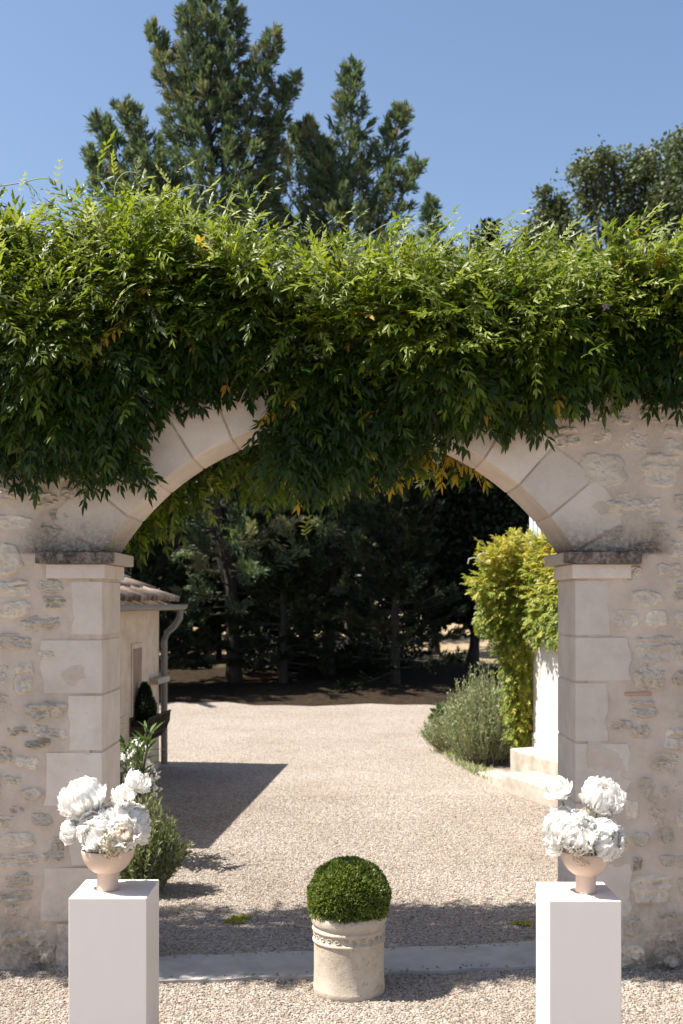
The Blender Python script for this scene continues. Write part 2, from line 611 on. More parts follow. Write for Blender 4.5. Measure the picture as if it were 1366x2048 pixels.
# gravelled court: one sheet with a slightly ragged far edge, following the first rise of the bank
xs = np.linspace(-30, 30, 121)
ysn = [-20, -8, 0, 3, 6, 9, 12, 15, 17, 17.8, 18.3, 19.6]
V, Q = [], []
for j, y in enumerate(ysn):
    for x in xs:
        yy = y
        if j == len(ysn) - 1:
            yy = 19.5 - 0.06 * x + 0.16 * math.sin(x * 1.9) + 0.09 * math.sin(x * 5.3)
        V.append((x, yy, float(terrain_h(np.float64(x), np.float64(yy))) + 0.02))
nx = len(xs)
for j in range(len(ysn) - 1):
    for i in range(nx - 1):
        a = j * nx + i
        Q.append((a, a + 1, a + nx + 1, a + nx))
tag(obj('gravel_court', np_mesh('gravel_court', np.array(V), np.array(Q), M['gravel'])), None, None, kind='structure')


def pebble_field():
    """loose gravel as real pebbles, scattered by geometry nodes over the near court"""
    V, Q = [], []
    rows = np.linspace(3.6, 10.5, 15)
    for y in rows:
        for k in range(9):
            x = (k / 4 - 1) * (0.32 * y + 0.35)
            V.append((x, y, 0.001))
    for j in range(len(rows) - 1):
        for k in range(8):
            a = j * 9 + k
            Q.append((a, a + 1, a + 10, a + 9))
    for za, zb_, in ((0.0, 0.16), (0.84, 1.0)):
        o_ = len(V)
        cs = [G(250, 1921), G(1130, 1887), G(1130, 1937), G(250, 1972)]
        for q in (cs[0].lerp(cs[3], za), cs[1].lerp(cs[2], za), cs[1].lerp(cs[2], zb_), cs[0].lerp(cs[3], zb_)):
            V.append((q.x, q.y, 0.0175))
        Q.append((o_, o_ + 1, o_ + 2, o_ + 3))
    me = np_mesh('gravel', np.array(V), np.array(Q), M['pebble'])
    # density thins out with distance from the gate
    at = me.attributes.new('dens', 'FLOAT', 'POINT')
    at.data.foreach_set('value', np.array([5200 * float(np.clip((11.2 - v[1]) / 4.2, 0.15, 1.0)) if v[2] < 0.01 else 520.0 for v in V], dtype=np.float32))
    o = tag(obj('gravel', me), 'loose pale gravel pebbles strewn over the court', 'gravel', kind='stuff')
    ng = bpy.data.node_groups.new('scatter_gravel', 'GeometryNodeTree')
    ng.interface.new_socket('Geometry', in_out='INPUT', socket_type='NodeSocketGeometry')
    ng.interface.new_socket('Geometry', in_out='OUTPUT', socket_type='NodeSocketGeometry')
    n = ng.nodes
    gi, go = n.new('NodeGroupInput'), n.new('NodeGroupOutput')
    na = n.new('GeometryNodeInputNamedAttribute')
    na.data_type = 'FLOAT'
    na.inputs['Name'].default_value = 'dens'
    dp = n.new('GeometryNodeDistributePointsOnFaces')
    dp.inputs['Seed'].default_value = 3
    ic = n.new('GeometryNodeMeshIcoSphere')
    ic.inputs['Radius'].default_value = 0.0074
    ic.inputs['Subdivisions'].default_value = 1
    sm = n.new('GeometryNodeSetMaterial')
    sm.inputs['Material'].default_value = M['pebble']
    rs = n.new('FunctionNodeRandomValue')
    rs.data_type = 'FLOAT_VECTOR'
    rs.inputs[0].default_value = (0.6, 0.5, 0.4)
    rs.inputs[1].default_value = (1.5, 1.15, 0.9)
    rr = n.new('FunctionNodeRandomValue')
    rr.data_type = 'FLOAT_VECTOR'
    rr.inputs[0].default_value = (-0.5, -0.5, 0)
    rr.inputs[1].default_value = (0.5, 0.5, 6.28)
    rr.inputs['Seed'].default_value = 5
    ip = n.new('GeometryNodeInstanceOnPoints')
    L = ng.links.new
    L(gi.outputs[0], dp.inputs['Mesh'])
    L(na.outputs[0], dp.inputs['Density'])
    L(ic.outputs['Mesh'], sm.inputs[0])
    L(dp.outputs['Points'], ip.inputs['Points'])
    L(sm.outputs[0], ip.inputs['Instance'])
    L(rs.outputs[0], ip.inputs['Scale'])
    L(rr.outputs[0], ip.inputs['Rotation'])
    L(ip.outputs[0], go.inputs[0])
    md = o.modifiers.new('scatter', 'NODES')
    md.node_group = ng


pebble_field()

# threshold stone under the arch, laid a little askew
YW = 5.51                 # front plane of the wall
WT = 0.44                 # wall thickness
AX = (677.5 - 683) / F * YW
SPR = CH - (1103 - HZ) / F * YW
HS = 472.5 / F * YW       # half span
RA = 550.0 / F * YW
ACZ = CH - (1384.6 - HZ) / F * YW
TV = 0.285                # voussoir depth
corners = [G(250, 1921), G(1130, 1887), G(1130, 1937), G(250, 1972)]
bm = bmesh.new()
top, bot = [], []
edge = []
for a in range(4):
    p, q = corners[a], corners[(a + 1) % 4]
    n = 14 if a % 2 == 0 else 3
    for k in range(n):
        v = p.lerp(q, k / n)
        edge.append(Vector((v.x, v.y + random.uniform(-0.02, 0.02), 0)))
top = [bm.verts.new((v.x, v.y, 0.0165 + random.uniform(-0.001, 0.001))) for v in edge]
bot = [bm.verts.new((v.x, v.y, -0.05)) for v in edge]
bm.faces.new(top)
for i in range(len(edge)):
    j = (i + 1) % len(edge)
    bm.faces.new((top[i], bot[i], bot[j], top[j]))
tag(obj('threshold_slab', bm_mesh('threshold_slab', bm, M['slab'])), None, None, kind='structure')


# ------------------------------------------------------------------ gateway wall
XL, XR, WH = -6.0, 6.0, 3.12
wall = thing('gateway_wall', 'old limestone rubble wall with a segmental arched gateway of dressed blocks', 'wall', (0, 0, 0))


def arch_pts(r, n=26, ins=0.0):
    a0 = math.asin((HS + ins) / r) if (HS + ins) < r else math.pi / 2
    return [(AX + r * math.sin(a), ACZ + r * math.cos(a)) for a in np.linspace(-a0, a0, n)]


g = 0.0045
body = [(XL, -0.3), (AX - HS - g, -0.3)]
ra = RA + g
aa = math.asin((HS + g) / ra)
body += [(AX + ra * math.sin(a), ACZ + ra * math.cos(a)) for a in np.linspace(-aa, aa, 40)]
body += [(AX + HS + g, -0.3), (XR, -0.3), (XR, WH), (XL, WH)]
# body built as strips so that the concave outline triangulates cleanly
bm = bmesh.new()
xs_ = [XL, AX - HS - g] + [AX + ra * math.sin(a) for a in np.linspace(-aa, aa, 40)][1:-1] + [AX + HS + g, XR]


def low(x):
    d = x - AX
    return ACZ + math.sqrt(max(ra * ra - d * d, 0))


cols = []
for i in range(len(xs_) - 1):
    x0, x1 = xs_[i], xs_[i + 1]
    if i == 0 or i == len(xs_) - 2:
        z0 = z1 = -0.3
    else:
        z0, z1 = low(x0), low(x1)
    cols.append((x0, x1, z0, z1))
yf, yb = YW - 0.001, YW + WT - 0.006
for x0, x1, z0, z1 in cols:
    q = lambda x, y, z: bm.verts.new((x, y, z))
    bm.faces.new((q(x0, yf, z0), q(x1, yf, z1), q(x1, yf, WH), q(x0, yf, WH)))
    bm.faces.new((q(x0, yb, z0), q(x0, yb, WH), q(x1, yb, WH), q(x1, yb, z1)))
    bm.faces.new((q(x0, yf, z0), q(x0, yb, z0), q(x1, yb, z1), q(x1, yf, z1)))
    bm.faces.new((q(x0, yf, WH), q(x1, yf, WH), q(x1, yb, WH), q(x0, yb, WH)))
for x, z0, z1 in ((AX - HS - g, -0.3, low(AX - HS - g)), (AX + HS + g, -0.3, low(AX + HS + g)), (XL, -0.3, WH), (XR, -0.3, WH)):
    bm.faces.new((bm.verts.new((x, yf, z0)), bm.verts.new((x, yb, z0)), bm.verts.new((x, yb, z1)), bm.verts.new((x, yf, z1))))
bmesh.ops.remove_doubles(bm, verts=bm.verts[:], dist=1e-4)
obj('wall_core', bm_mesh('wall_core', bm, M['mortar']), wall)

# uneven lime pointing over the core
ST = 0.022
for nm, x0, x1 in (('left', -2.7, AX - HS - 0.06), ('right', AX + HS + 0.06, 2.7), ('mid', AX - HS - 0.06, AX + HS + 0.06)):
    nxs = max(2, int((x1 - x0) / ST) + 1)
    zlo = 0.0 if nm != 'mid' else 2.1
    zs = np.arange(zlo - 0.06, WH + 0.001, ST)
    X = np.linspace(x0, x1, nxs)
    V = []
    for z in zs:
        for x in X:
            h = noise.fractal(Vector((x * 4.5, 3.1, z * 6.5)), 0.9, 2.1, 5) * 0.011
            h += noise.noise(Vector((x * 1.3, 9.2, z * 1.6))) * 0.006
            V.append((x, YW - 0.0045 - h * 0.8, z))
    Q = []
    for j in range(len(zs) - 1):
        for i in range(nxs - 1):
            cx, cz = (X[i] + X[i + 1]) / 2, zs[j] + ST / 2
            if math.hypot(cx - AX, cz - ACZ) < RA + 0.13 and cz > SPR - 0.05 or (abs(cx - AX) < HS + 0.05 and cz < SPR):
                continue
            a = j * nxs + i
            Q.append((a, a + 1, a + nxs + 1, a + nxs))
    obj('mortar_face', np_mesh('mortar_face', np.array(V), np.array(Q), M['mortar'], smooth=True), wall)

# voussoirs
nv = 13
a_sp = math.asin(HS / RA)
bounds = np.linspace(-a_sp, a_sp, nv + 1)
for k in range(nv):
    jt = 0.0045
    t = TV + random.uniform(-0.02, 0.035)
    a0, a1 = bounds[k] + jt / RA, bounds[k + 1] - jt / RA
    b0, b1 = bounds[k] + jt / (RA + t), bounds[k + 1] - jt / (RA + t)
    pts = []
    for a in np.linspace(a0, a1, 4):
        pts.append((AX + RA * math.sin(a), ACZ + RA * math.cos(a)))
    for j, b in enumerate(np.linspace(b1, b0, 5)):
        rr_ = RA + t + (random.uniform(-0.012, 0.012) if 0 < j < 4 else -0.012)
        pts.append((AX + rr_ * math.sin(b), ACZ + rr_ * math.cos(b)))
    dy = random.uniform(-0.004, 0.004)
    obj('voussoir', bm_mesh('voussoir', prism_bm(pts, YW - 0.010 + dy, YW + WT + dy, random.uniform(0.003, 0.007)), M['ashlar']), wall)


def wx(px):
    return (px - 683) / F * YW


def wz(py):
    return CH - (py - HZ) / F * YW


def quoin(px0, px1, py0, py1, rough_side):
    """dressed jamb block; the side bedded in the rubble is uneven"""
    x0, x1, z1, z0 = wx(px0), wx(px1), wz(py0), wz(py1)
    pts = []
    n = 6
    if rough_side < 0:
        x1 = AX - HS
        pts += [(x1, z0), (x1, z1)]
        pts += [(x0 + random.uniform(-0.012, 0.012), z1 + (z0 - z1) * k / n) for k in range(n + 1)]
    else:
        x0 = AX + HS
        pts += [(x0, z1), (x0, z0)]
        pts += [(x1 + random.uniform(-0.012, 0.012), z0 + (z1 - z0) * k / n) for k in range(n + 1)]
    dy = random.uniform(-0.003, 0.003)
    obj('quoin', bm_mesh('quoin', prism_bm(pts, YW - 0.0095 + dy, YW + WT + dy, 0.003), M['ashlar']), wall)


for a in ((147, 208, 1163, 1269), (84, 208, 1280, 1386), (139, 208, 1391, 1500), (90, 208, 1505, 1611), (140, 208, 1616, 1730), (85, 208, 1735, 1841), (112, 208, 1847, 1965)):
    quoin(*a, -1)
for a in ((1150, 1216, 1161, 1270), (1150, 1258, 1275, 1361), (1150, 1212, 1366, 1482), (1150, 1256, 1487, 1602), (1150, 1208, 1607, 1722), (1150, 1260, 1727, 1832), (1150, 1222, 1837, 1965)):
    quoin(*a, 1)
# imposts and necking below them
for s in (-1, 1):
    xi = AX + s * (HS - 0.062)
    xo = AX + s * (HS + 0.315)
    x0, x1 = min(xi, xo), max(xi, xo)
    bm = box_bm(x0, x1, YW - 0.06, YW + WT + 0.05, wz(1128), wz(1104), 0.006, 2, 0.003)
    obj('impost', bm_mesh('impost', bm, M['impost']), wall)
    xi = AX + s * (HS - 0.018)
    xo = AX + s * (HS + 0.27)
    x0, x1 = min(xi, xo), max(xi, xo)
    obj('impost_neck', bm_mesh('impost_neck', box_bm(x0, x1, YW - 0.028, YW + WT + 0.02, wz(1157), wz(1128.5), 0.004, 2), M['ashlar']), wall)
    # little wedge that levels the springer on the impost
    a = s * a_sp
    px_, pz_ = AX + RA * math.sin(a), ACZ + RA * math.cos(a)
    qx, qz = AX + (RA + TV) * math.sin(a), ACZ + (RA + TV) * math.cos(a)
    pts = [(px_ + s * 0.015, pz_ + 0.001), (qx - s * 0.005, qz - 0.012), (qx + s * 0.02, SPR + 0.002)]
    obj('springer_wedge', bm_mesh('springer_wedge', prism_bm(pts, YW - 0.006, YW + 0.2, 0.003), M['ashlar']), wall)


def stone_variant(seed, flat):
    """unit rubble stone: broken, pitted face about flush with the pointing, hollow along its upper edge"""
    rs = random.Random(seed)
    off = Vector((rs.uniform(0, 90), rs.uniform(0, 90), rs.uniform(0, 90)))
    rings, seg = 15, 46
    V = [(0, 0, 0)]
    sq = rs.uniform(2.6, 5.0)
    cut = rs.uniform(0.10, 0.34)
    for i in range(1, rings + 1):
        r = (i / rings) ** 0.8
        for k in range(seg):
            an = 2 * math.pi * k / seg
            c, s = math.cos(an), math.sin(an)
            rad = (abs(c) ** sq + abs(s) ** sq) ** (-1 / sq)
            rad *= 1 + 0.26 * noise.noise(Vector((c * 1.3, s * 1.3, 0)) + off) + 0.10 * noise.noise(Vector((c * 4, s * 4, 3)) + off)
            V.append((0.52 * r * rad * c, r, 0.52 * r * rad * s))
    out = []
    for x, r, z in V:
        h = 0.010 - 0.030 * max(0.0, r - 0.72) / 0.28
        rough = noise.fractal(Vector((x * 3.0, 0, z * 2.2)) + off, 0.8, 2.2, 6)
        h += rough * (0.007 if flat else 0.013)
        h += abs(noise.fractal(Vector((x * 6, 4, z * 5)) + off, 0.7, 2.0, 4)) * (-0.006 if flat else -0.014)
        if not flat:
            # undercut along the upper edge
            h -= 0.048 * max(0.0, 1 - abs(z - cut - 0.10 * noise.noise(Vector((x * 4, 7, 0)) + off)) / 0.09) * max(0, noise.noise(Vector((x * 3, 2, 1)) + off) + 0.35)
        out.append((x, -h, z))
    tri = np.array([(0, 1 + k, 1 + (k + 1) % seg) for k in range(seg)])
    q = []
    for i in range(rings - 1):
        for k in range(seg):
            a = 1 + i * seg
            q.append((a + k, a + seg + k, a + seg + (k + 1) % seg, a + (k + 1) % seg))
    return np_mesh('stone', np.array(out), [tri, np.array(q)], M['rubble'], smooth=True)


stone_meshes = [stone_variant(50 + i, i % 4 == 3) for i in range(18)]
STONES = [
    # by the gate jamb towards the steps
    (1155, 1257, 903, 978), (1279, 1364, 903, 978), (1208, 1336, 984, 1042), (1236, 1306, 856, 906), (1318, 1392, 846, 912), (1183, 1222, 854, 890), (1344, 1400, 976, 1026),
    (1100, 1165, 855, 895), (1218, 1262, 815, 852), (1275, 1340, 800, 848), (1168, 1212, 815, 850), (1350, 1420, 790, 840), (1265, 1330, 740, 790),
    (1233, 1288, 1126, 1166), (1258, 1328, 1176, 1217), (1226, 1282, 1214, 1263), (1288, 1337, 1220, 1256), (1343, 1395, 1160, 1204), (1345, 1395, 1222, 1262), (1265, 1364, 1268, 1330),
    (1266, 1337, 1330, 1380), (1342, 1400, 1340, 1375), (1248, 1322, 1398, 1437), (1214, 1264, 1436, 1463), (1262, 1300, 1448, 1478), (1322, 1392, 1458, 1503), (1345, 1400, 1400, 1440),
    (1303, 1364, 1503, 1547), (1276, 1334, 1550, 1608), (1340, 1400, 1560, 1600), (1248, 1278, 1597, 1642), (1293, 1333, 1608, 1652), (1263, 1299, 1660, 1694), (1308, 1348, 1650, 1688), (1345, 1400, 1615, 1660),
    (1262, 1284, 1712, 1744), (1314, 1390, 1708, 1735), (1263, 1348, 1748, 1808), (1308, 1352, 1818, 1838), (1244, 1288, 1832, 1878), (1297, 1372, 1858, 1938), (1230, 1290, 1885, 1940), (1352, 1410, 1745, 1800),
    (1285, 1345, 1045, 1082), (1330, 1400, 1080, 1120), (1262, 1325, 1083, 1118), (1205, 1255, 1050, 1080), (1352, 1410, 1035, 1072), (1310, 1366, 1124, 1158), (1346, 1400, 1276, 1326), (1372, 1420, 1500, 1545), (1372, 1430, 1840, 1930),
    # by the gate jamb towards the oleander
    (-30, 47, 1086, 1152), (-20, 66, 1160, 1196), (0, 62, 1200, 1238), (84, 132, 1192, 1218), (40, 130, 1230, 1264), (-10, 70, 1266, 1302), (22, 72, 1322, 1392), (-40, 20, 1318, 1372), (44, 136, 1396, 1442),
    (-40, 34, 1388, 1424), (60, 136, 1449, 1478), (8, 58, 1452, 1472), (50, 102, 1477, 1497), (-30, 27, 1492, 1532), (27, 82, 1510, 1540), (4, 46, 1550, 1570), (42, 87, 1573, 1602), (18, 50, 1610, 1627), (58, 108, 1626, 1652),
    (-30, 37, 1628, 1657), (3, 72, 1662, 1698), (-20, 84, 1703, 1734), (84, 134, 1700, 1724), (5, 72, 1742, 1778), (-20, 80, 1780, 1802), (10, 66, 1804, 1842), (-20, 98, 1850, 1910), (98, 138, 1674, 1702), (60, 112, 1880, 1930), (-60, 0, 1745, 1800),
    (-40, 46, 970, 1004), (60, 118, 985, 1018), (118, 168, 972, 1004), (74, 128, 1046, 1088), (-20, 70, 1026, 1062), (95, 140, 1018, 1044), (75, 128, 1160, 1186), (-50, 5, 1545, 1600), (72, 112, 1300, 1318), (-50, -4, 1200, 1240), (-60, 0, 1840, 1900), (100, 145, 940, 966), (20, 90, 920, 960),
]
for i, (a, b, c, d) in enumerate(STONES):
    me = stone_meshes[(i * 7 + 3) % len(stone_meshes)]
    o = obj('stone', me, wall, (wx((a + b) / 2), YW - 0.0045 - random.uniform(-0.004, 0.006), wz((c + d) / 2)))
    o.scale = ((wx(b) - wx(a)) * 1.06 * random.choice((-1, 1)), random.uniform(0.9, 1.45), (wz(c) - wz(d)) * 1.06)
    o.rotation_euler = (0, R(random.uniform(-5, 5)), 0)
for a, b, c, d in ((1249, 1303, 1384, 1391), (0, 32, 1434, 1440)):
    bm = box_bm(wx(a), wx(b), YW - 0.008, YW + 0.04, wz(d), wz(c), 0.003, 1, 0.002)
    obj('brick', bm_mesh('brick', bm, M['brick']), wall)


# ------------------------------------------------------------------ pedestals, bowls, flowers
def pedestal(label, x0, x1, yf_, top):
    cx = (x0 + x1) / 2
    o = box('pedestal', None, M['pedestal'], x0 - cx, x1 - cx, 0, 0.30, 0.0, top, 0.0025, 2)
    o.location = (cx, yf_, 0.002)
    return tag(o, label, 'pedestal', 'flower pedestals before the gate')


PT = 0.6535
pl = (wx(0),)
lx0, lx1 = (137 - 683) / F * 4.35, (293 - 683) / F * 4.35
rx0, rx1 = (1099 - 683) / F * 4.31, (1243 - 683) / F * 4.31
pedestal('wider off-white box pedestal with a flower bowl, before the jamb by the oleander', lx0, lx1, 4.35, PT)
pedestal('slimmer off-white box pedestal with a flower bowl, before the jamb by the steps', rx0, rx1, 4.31, PT)


def bowl(label, cx, cy, sc_=1.0):
    t = thing('footed_bowl', label, 'vase', (cx, cy, PT + 0.0025), 0, 'footed bowls holding white flowers')
    foot = [(0.0001, 0.0), (0.043, 0.0), (0.0445, 0.003), (0.044, 0.012), (0.0415, 0.04), (0.041, 0.066), (0.043, 0.0735)]
    obj('foot', bm_mesh('foot', lathe_bm([(r * sc_, z) for r, z in foot], 40, False), M['vase'], True), t)
    bl = [(0.0001, 0.068), (0.043, 0.0695), (0.055, 0.074), (0.072, 0.086), (0.088, 0.105), (0.099, 0.128), (0.1055, 0.152), (0.1065, 0.163), (0.1045, 0.1645), (0.1015, 0.162), (0.094, 0.13), (0.078, 0.102), (0.05, 0.085), (0.0001, 0.082)]
    obj('bowl', bm_mesh('bowl', lathe_bm([(r * sc_, z) for r, z in bl], 48, False), M['vase'], True), t)
    return t


BLx, BLy = (215.5 - 683) / F * 4.49, 4.49
BRx, BRy = (1171.5 - 683) / F * 4.45, 4.45
bowl('blush ceramic footed bowl of white flowers on the pedestal near the oleander', BLx, BLy)
bowl('blush ceramic footed bowl of white flowers on the pedestal near the stone steps', BRx, BRy, 0.95)


def peony_mesh(seed, style):
    """unit-diameter double bloom, axis +z, many cupped ruffled petals"""
    r_ = random.Random(seed)
    V, Q, T = [], [], []
    layers = {
        'ball': [(6, 0.27, 10, 0.10), (8, 0.34, 20, 0.10), (10, 0.39, 30, 0.10), (12, 0.42, 44, 0.12), (12, 0.44, 58, 0.12), (12, 0.455, 74, 0.12), (11, 0.465, 92, 0.12), (9, 0.47, 110, 0.10)],
        'open': [(6, 0.17, 18, 0.03), (7, 0.25, 30, 0.05), (8, 0.33, 46, 0.06), (9, 0.41, 60, 0.07), (9, 0.46, 76, 0.09), (8, 0.48, 94, 0.10)],
        'shaggy': [(6, 0.22, 12, 0.10), (8, 0.31, 30, 0.12), (9, 0.38, 52, 0.16), (9, 0.42, 74, 0.2), (8, 0.44, 96, 0.22)],
    }[style]
    nu, nv_ = 7, 7
    for li, (n, rad, th_tip, flare) in enumerate(layers):
        ph0 = r_.uniform(0, 6.28)
        for k in range(n):
            ph = ph0 + 2 * math.pi * k / n + r_.uniform(-0.22, 0.22)
            tip = R(th_tip + r_.uniform(-17, 17))
            base = R(168)
            wid = (2.5 * math.pi / n) * 0.55 * r_.uniform(0.9, 1.2)
            wid = min(wid, 0.75)
            rr = rad * r_.uniform(0.90, 1.07)
            f1, f2, p1 = r_.uniform(3.0, 6.5), r_.uniform(6, 11), r_.uniform(0, 6.28)
            notch = r_.uniform(-0.05, 0.12)
            o = len(V)
            for j in range(nv_):
                v = j / (nv_ - 1)
                for i in range(nu):
                    u = i / (nu - 1) * 2 - 1
                    vv = v * (1 - (0.10 + notch) * abs(u) ** 2.4 * (1 if style != 'shaggy' else 2.2) + 0.04 * math.sin(u * f1 * 2 + p1) * v)
                    th = base + (tip - base) * vv
                    w = wid * (0.25 + 0.9 * math.sin(min(1, vv * 1.08) * math.pi * 0.62) ** 1.2)
                    # keep physical petal width when near the pole
                    rho = rr * (1 + flare * max(0, v - 0.55) * 2.2 + 0.075 * v * v * math.sin(u * f1 + p1) + 0.04 * v ** 3 * math.sin(u * f2 + p1 * 2) + 0.05 * u * u * v * (1 if style != 'shaggy' else -1))
                    st = math.sin(th)
                    lx_, ly_, lz_ = st, 0.0, math.cos(th)
                    side = u * w * 0.55
                    x = rho * (lx_ * math.cos(side / max(0.5, st)))
                    y = rho * math.sin(side) * (1.0)
                    z = rho * lz_ * 0.86
                    V.append((x * math.cos(ph) - y * math.sin(ph), x * math.sin(ph) + y * math.cos(ph), z))
                    T.append(min(1, (li / (len(layers) - 1)) * 0.8 + 0.25 * v))
            for j in range(nv_ - 1):
                for i in range(nu - 1):
                    a = o + j * nu + i
                    Q.append((a, a + 1, a + nu + 1, a + nu))
    return np.array(V), np.array(Q), np.array(T)


FL = [
    # px, py, width px, dy, style, tilt axis (x toward right, y toward camera negative, z), material, label
    (163, 1596, 94, 0.02, 'ball', (-0.35, -0.35, 0.85), 'petal', 'big round white peony on a bare stem above the bowl near the oleander'),
    (277, 1562, 56, 0.03, 'shaggy', (0.55, -0.25, 0.8), 'petal', 'ragged white rose reaching highest toward the oleander from its bowl'),
    (248, 1588, 52, -0.01, 'shaggy', (0.1, -0.5, 0.85), 'petal', 'half-open white rose just below the ragged one by the oleander'),
    (139, 1662, 50, 0.0, 'ball', (-0.9, -0.3, 0.25), 'petal', 'small white bloom leaning out of the bowl on the side away from the oleander'),
    (166, 1668, 44, -0.05, 'shaggy', (-0.7, -0.6, -0.1), 'petal', 'drooping white bloom between the small outer bloom and the bowl centre, oleander pedestal'),
    (192, 1665, 72, -0.06, 'ball', (-0.3, -0.8, 0.5), 'petal', 'full white peony low over the bowl rim beside the drooping bloom, oleander pedestal'),
    (226, 1636, 86, 0.02, 'ball', (0.0, -0.3, 0.95), 'petal', 'broad white peony at the crown of the bowl near the oleander'),
    (246, 1664, 70, -0.09, 'open', (0.25, -0.9, 0.35), 'petal_peach', 'open white garden rose with a peach heart in the bowl near the oleander'),
    (272, 1634, 62, 0.03, 'ball', (0.7, -0.25, 0.6), 'petal', 'white peony behind the peach-hearted rose near the oleander'),
    (286, 1668, 46, 0.0, 'shaggy', (0.9, -0.3, 0.0), 'petal', 'white bloom hanging over the bowl rim nearest the oleander'),
    (222, 1690, 60, -0.085, 'ball', (0.0, -0.9, -0.1), 'petal_cream', 'cream white bloom spilling low over the rim under the peach-hearted rose'),
    (1115, 1575, 60, 0.0, 'shaggy', (-0.35, -0.35, 0.9), 'petal', 'ragged white rose standing tall on a thin stem near the stone steps'),
    (1206, 1593, 88, 0.02, 'ball', (0.2, -0.45, 0.85), 'petal', 'domed white peony raised on a green stem near the stone steps'),
    (1124, 1650, 80, -0.02, 'ball', (-0.6, -0.5, 0.6), 'petal', 'full white peony overhanging the bowl on the side of the stone steps'),
    (1158, 1664, 82, -0.08, 'ball', (0.0, -0.8, 0.5), 'petal', 'dense white peony at the middle front of the bowl near the stone steps'),
    (1163, 1634, 52, 0.04, 'open', (0.1, -0.3, 0.9), 'petal_cream', 'creamy rose peeping over the dense peony near the stone steps'),
    (1106, 1690, 52, -0.01, 'shaggy', (-0.85, -0.4, -0.1), 'petal', 'white bloom drooping beneath the overhanging peony near the stone steps'),
    (1212, 1678, 84, -0.06, 'ball', (0.5, -0.75, 0.3), 'petal', 'shining white peony on the bowl side away from the stone steps'),
    (1218, 1650, 56, 0.04, 'open', (0.5, 0.0, 0.85), 'petal', 'white bloom behind the shining peony, bowl near the stone steps'),
    (1246, 1678, 42, 0.02, 'open', (0.95, -0.1, 0.1), 'petal_cream', 'translucent cream petals at the bowl edge farthest from the stone steps'),
    (1166, 1712, 46, -0.085, 'open', (-0.1, -0.9, 0.0), 'petal_cream', 'cream bloom tucked low on the rim under the dense peony'),
    (1212, 1708, 44, -0.06, 'shaggy', (0.4, -0.8, -0.3), 'petal', 'small white bloom below the shining peony on the rim'),
]
for i, (px, py, w, dy, style, ax_, mt_, label) in enumerate(FL):
    left = px < 683
    by = BLy if left else BRy
    bx_ = BLx if left else BRx
    Y = by + dy
    c = P(px, py, Y)
    dia = w / F * Y * 0.98
    axis = Vector(ax_).normalized()
    rotm = np.array(axis.to_track_quat('Z', 'Y').to_matrix())
    V, Q, T = peony_mesh(300 + i * 13, style)
    V = (V @ rotm.T) * dia
    base = Vector((bx_ + random.uniform(-0.012, 0.012), by + random.uniform(-0.012, 0.012), PT + 0.09))
    t = thing('flower', label, 'flower', base, 0, 'white flowers in the bowl near the oleander' if left else 'white flowers in the bowl near the stone steps')
    off = np.array(c - base)
    obj('bloom', np_mesh('bloom', V + off, Q, M[mt_], T, smooth=True), t)
    pe = (c - base) - axis * dia * 0.36
    mid = pe * 0.5 + Vector((0, 0, 0.015)) - axis * 0.02
    rs_ = 0.0026
    tube('stem', t, M['stem'], [Vector((0, 0, 0)), pe * 0.25 + Vector((0, 0, 0.01)), mid, pe], [rs_] * 4, 6)

# ------------------------------------------------------------------ stone pot with box ball
pc = G(698, 1980)
PY = pc.y
k = PY / F
pot = thing('stone_pot', 'weathered pale cast-stone planter with moulded rim and scroll frieze under the arch', 'plant pot', (pc.x, pc.y, 0.0))
rb = 71.5 * k
H_ = 157 * k
pr = [(0.0001, 0.0), (rb * 0.985, 0.0), (rb * 1.0, 0.004), (rb * 1.005, 0.022), (rb * 0.998, 0.03), (rb * 0.988, 0.033), (rb * 0.985, H_ * 0.30), (rb * 0.985, H_ * 0.625), (rb * 0.99, H_ * 0.64), (rb * 1.02, H_ * 0.648), (rb * 1.028, H_ * 0.665), (rb * 1.015, H_ * 0.682), (rb * 0.985, H_ * 0.69), (rb * 0.985, H_ * 0.775), (rb * 1.015, H_ * 0.782), (rb * 1.03, H_ * 0.80), (rb * 1.018, H_ * 0.82), (rb * 0.992, H_ * 0.828), (rb * 0.992, H_ * 0.852), (rb * 1.02, H_ * 0.862), (rb * 1.045, H_ * 0.89), (rb * 1.05, H_ * 0.94), (rb * 1.04, H_ * 0.98), (rb * 1.01, H_), (rb * 0.90, H_), (rb * 0.88, H_ * 0.93)]
bm = lathe_bm(pr, 64, False)
for v in bm.verts:
    n_ = noise.fractal(Vector((v.co.x * 14, v.co.y * 14, v.co.z * 14)), 0.9, 2.0, 4) * 0.0022
    d_ = Vector((v.co.x, v.co.y, 0))
    if d_.length > 0.05:
        v.co += d_.normalized() * n_
obj('pot_body', bm_mesh('pot_body', bm, M['pot'], True), pot)
fz = Tubes()
for q in range(26):
    a0 = 2 * math.pi * q / 26
    sgn = 1 if q % 2 else -1
    pts = []
    for s in np.linspace(0, 1, 14):
        an = s * 2.1 * math.pi * sgn
        rr = 0.0135 * (1 - 0.72 * s)
        da = (rr * math.cos(an) + 0.004) / rb
        z = H_ * 0.733 + rr * math.sin(an) * 0.9
        pts.append((rb * 0.99 * math.cos(a0 + da), rb * 0.99 * math.sin(a0 + da), z))
    fz.add(pts, [0.0030] * 14, 5)
obj('frieze', fz.mesh('frieze', M['frieze']), pot)
obj('soil', bm_mesh('soil', lathe_bm([(0.0001, H_ * 0.90), (rb * 0.89, H_ * 0.93)], 32, False), M['soil']), pot)

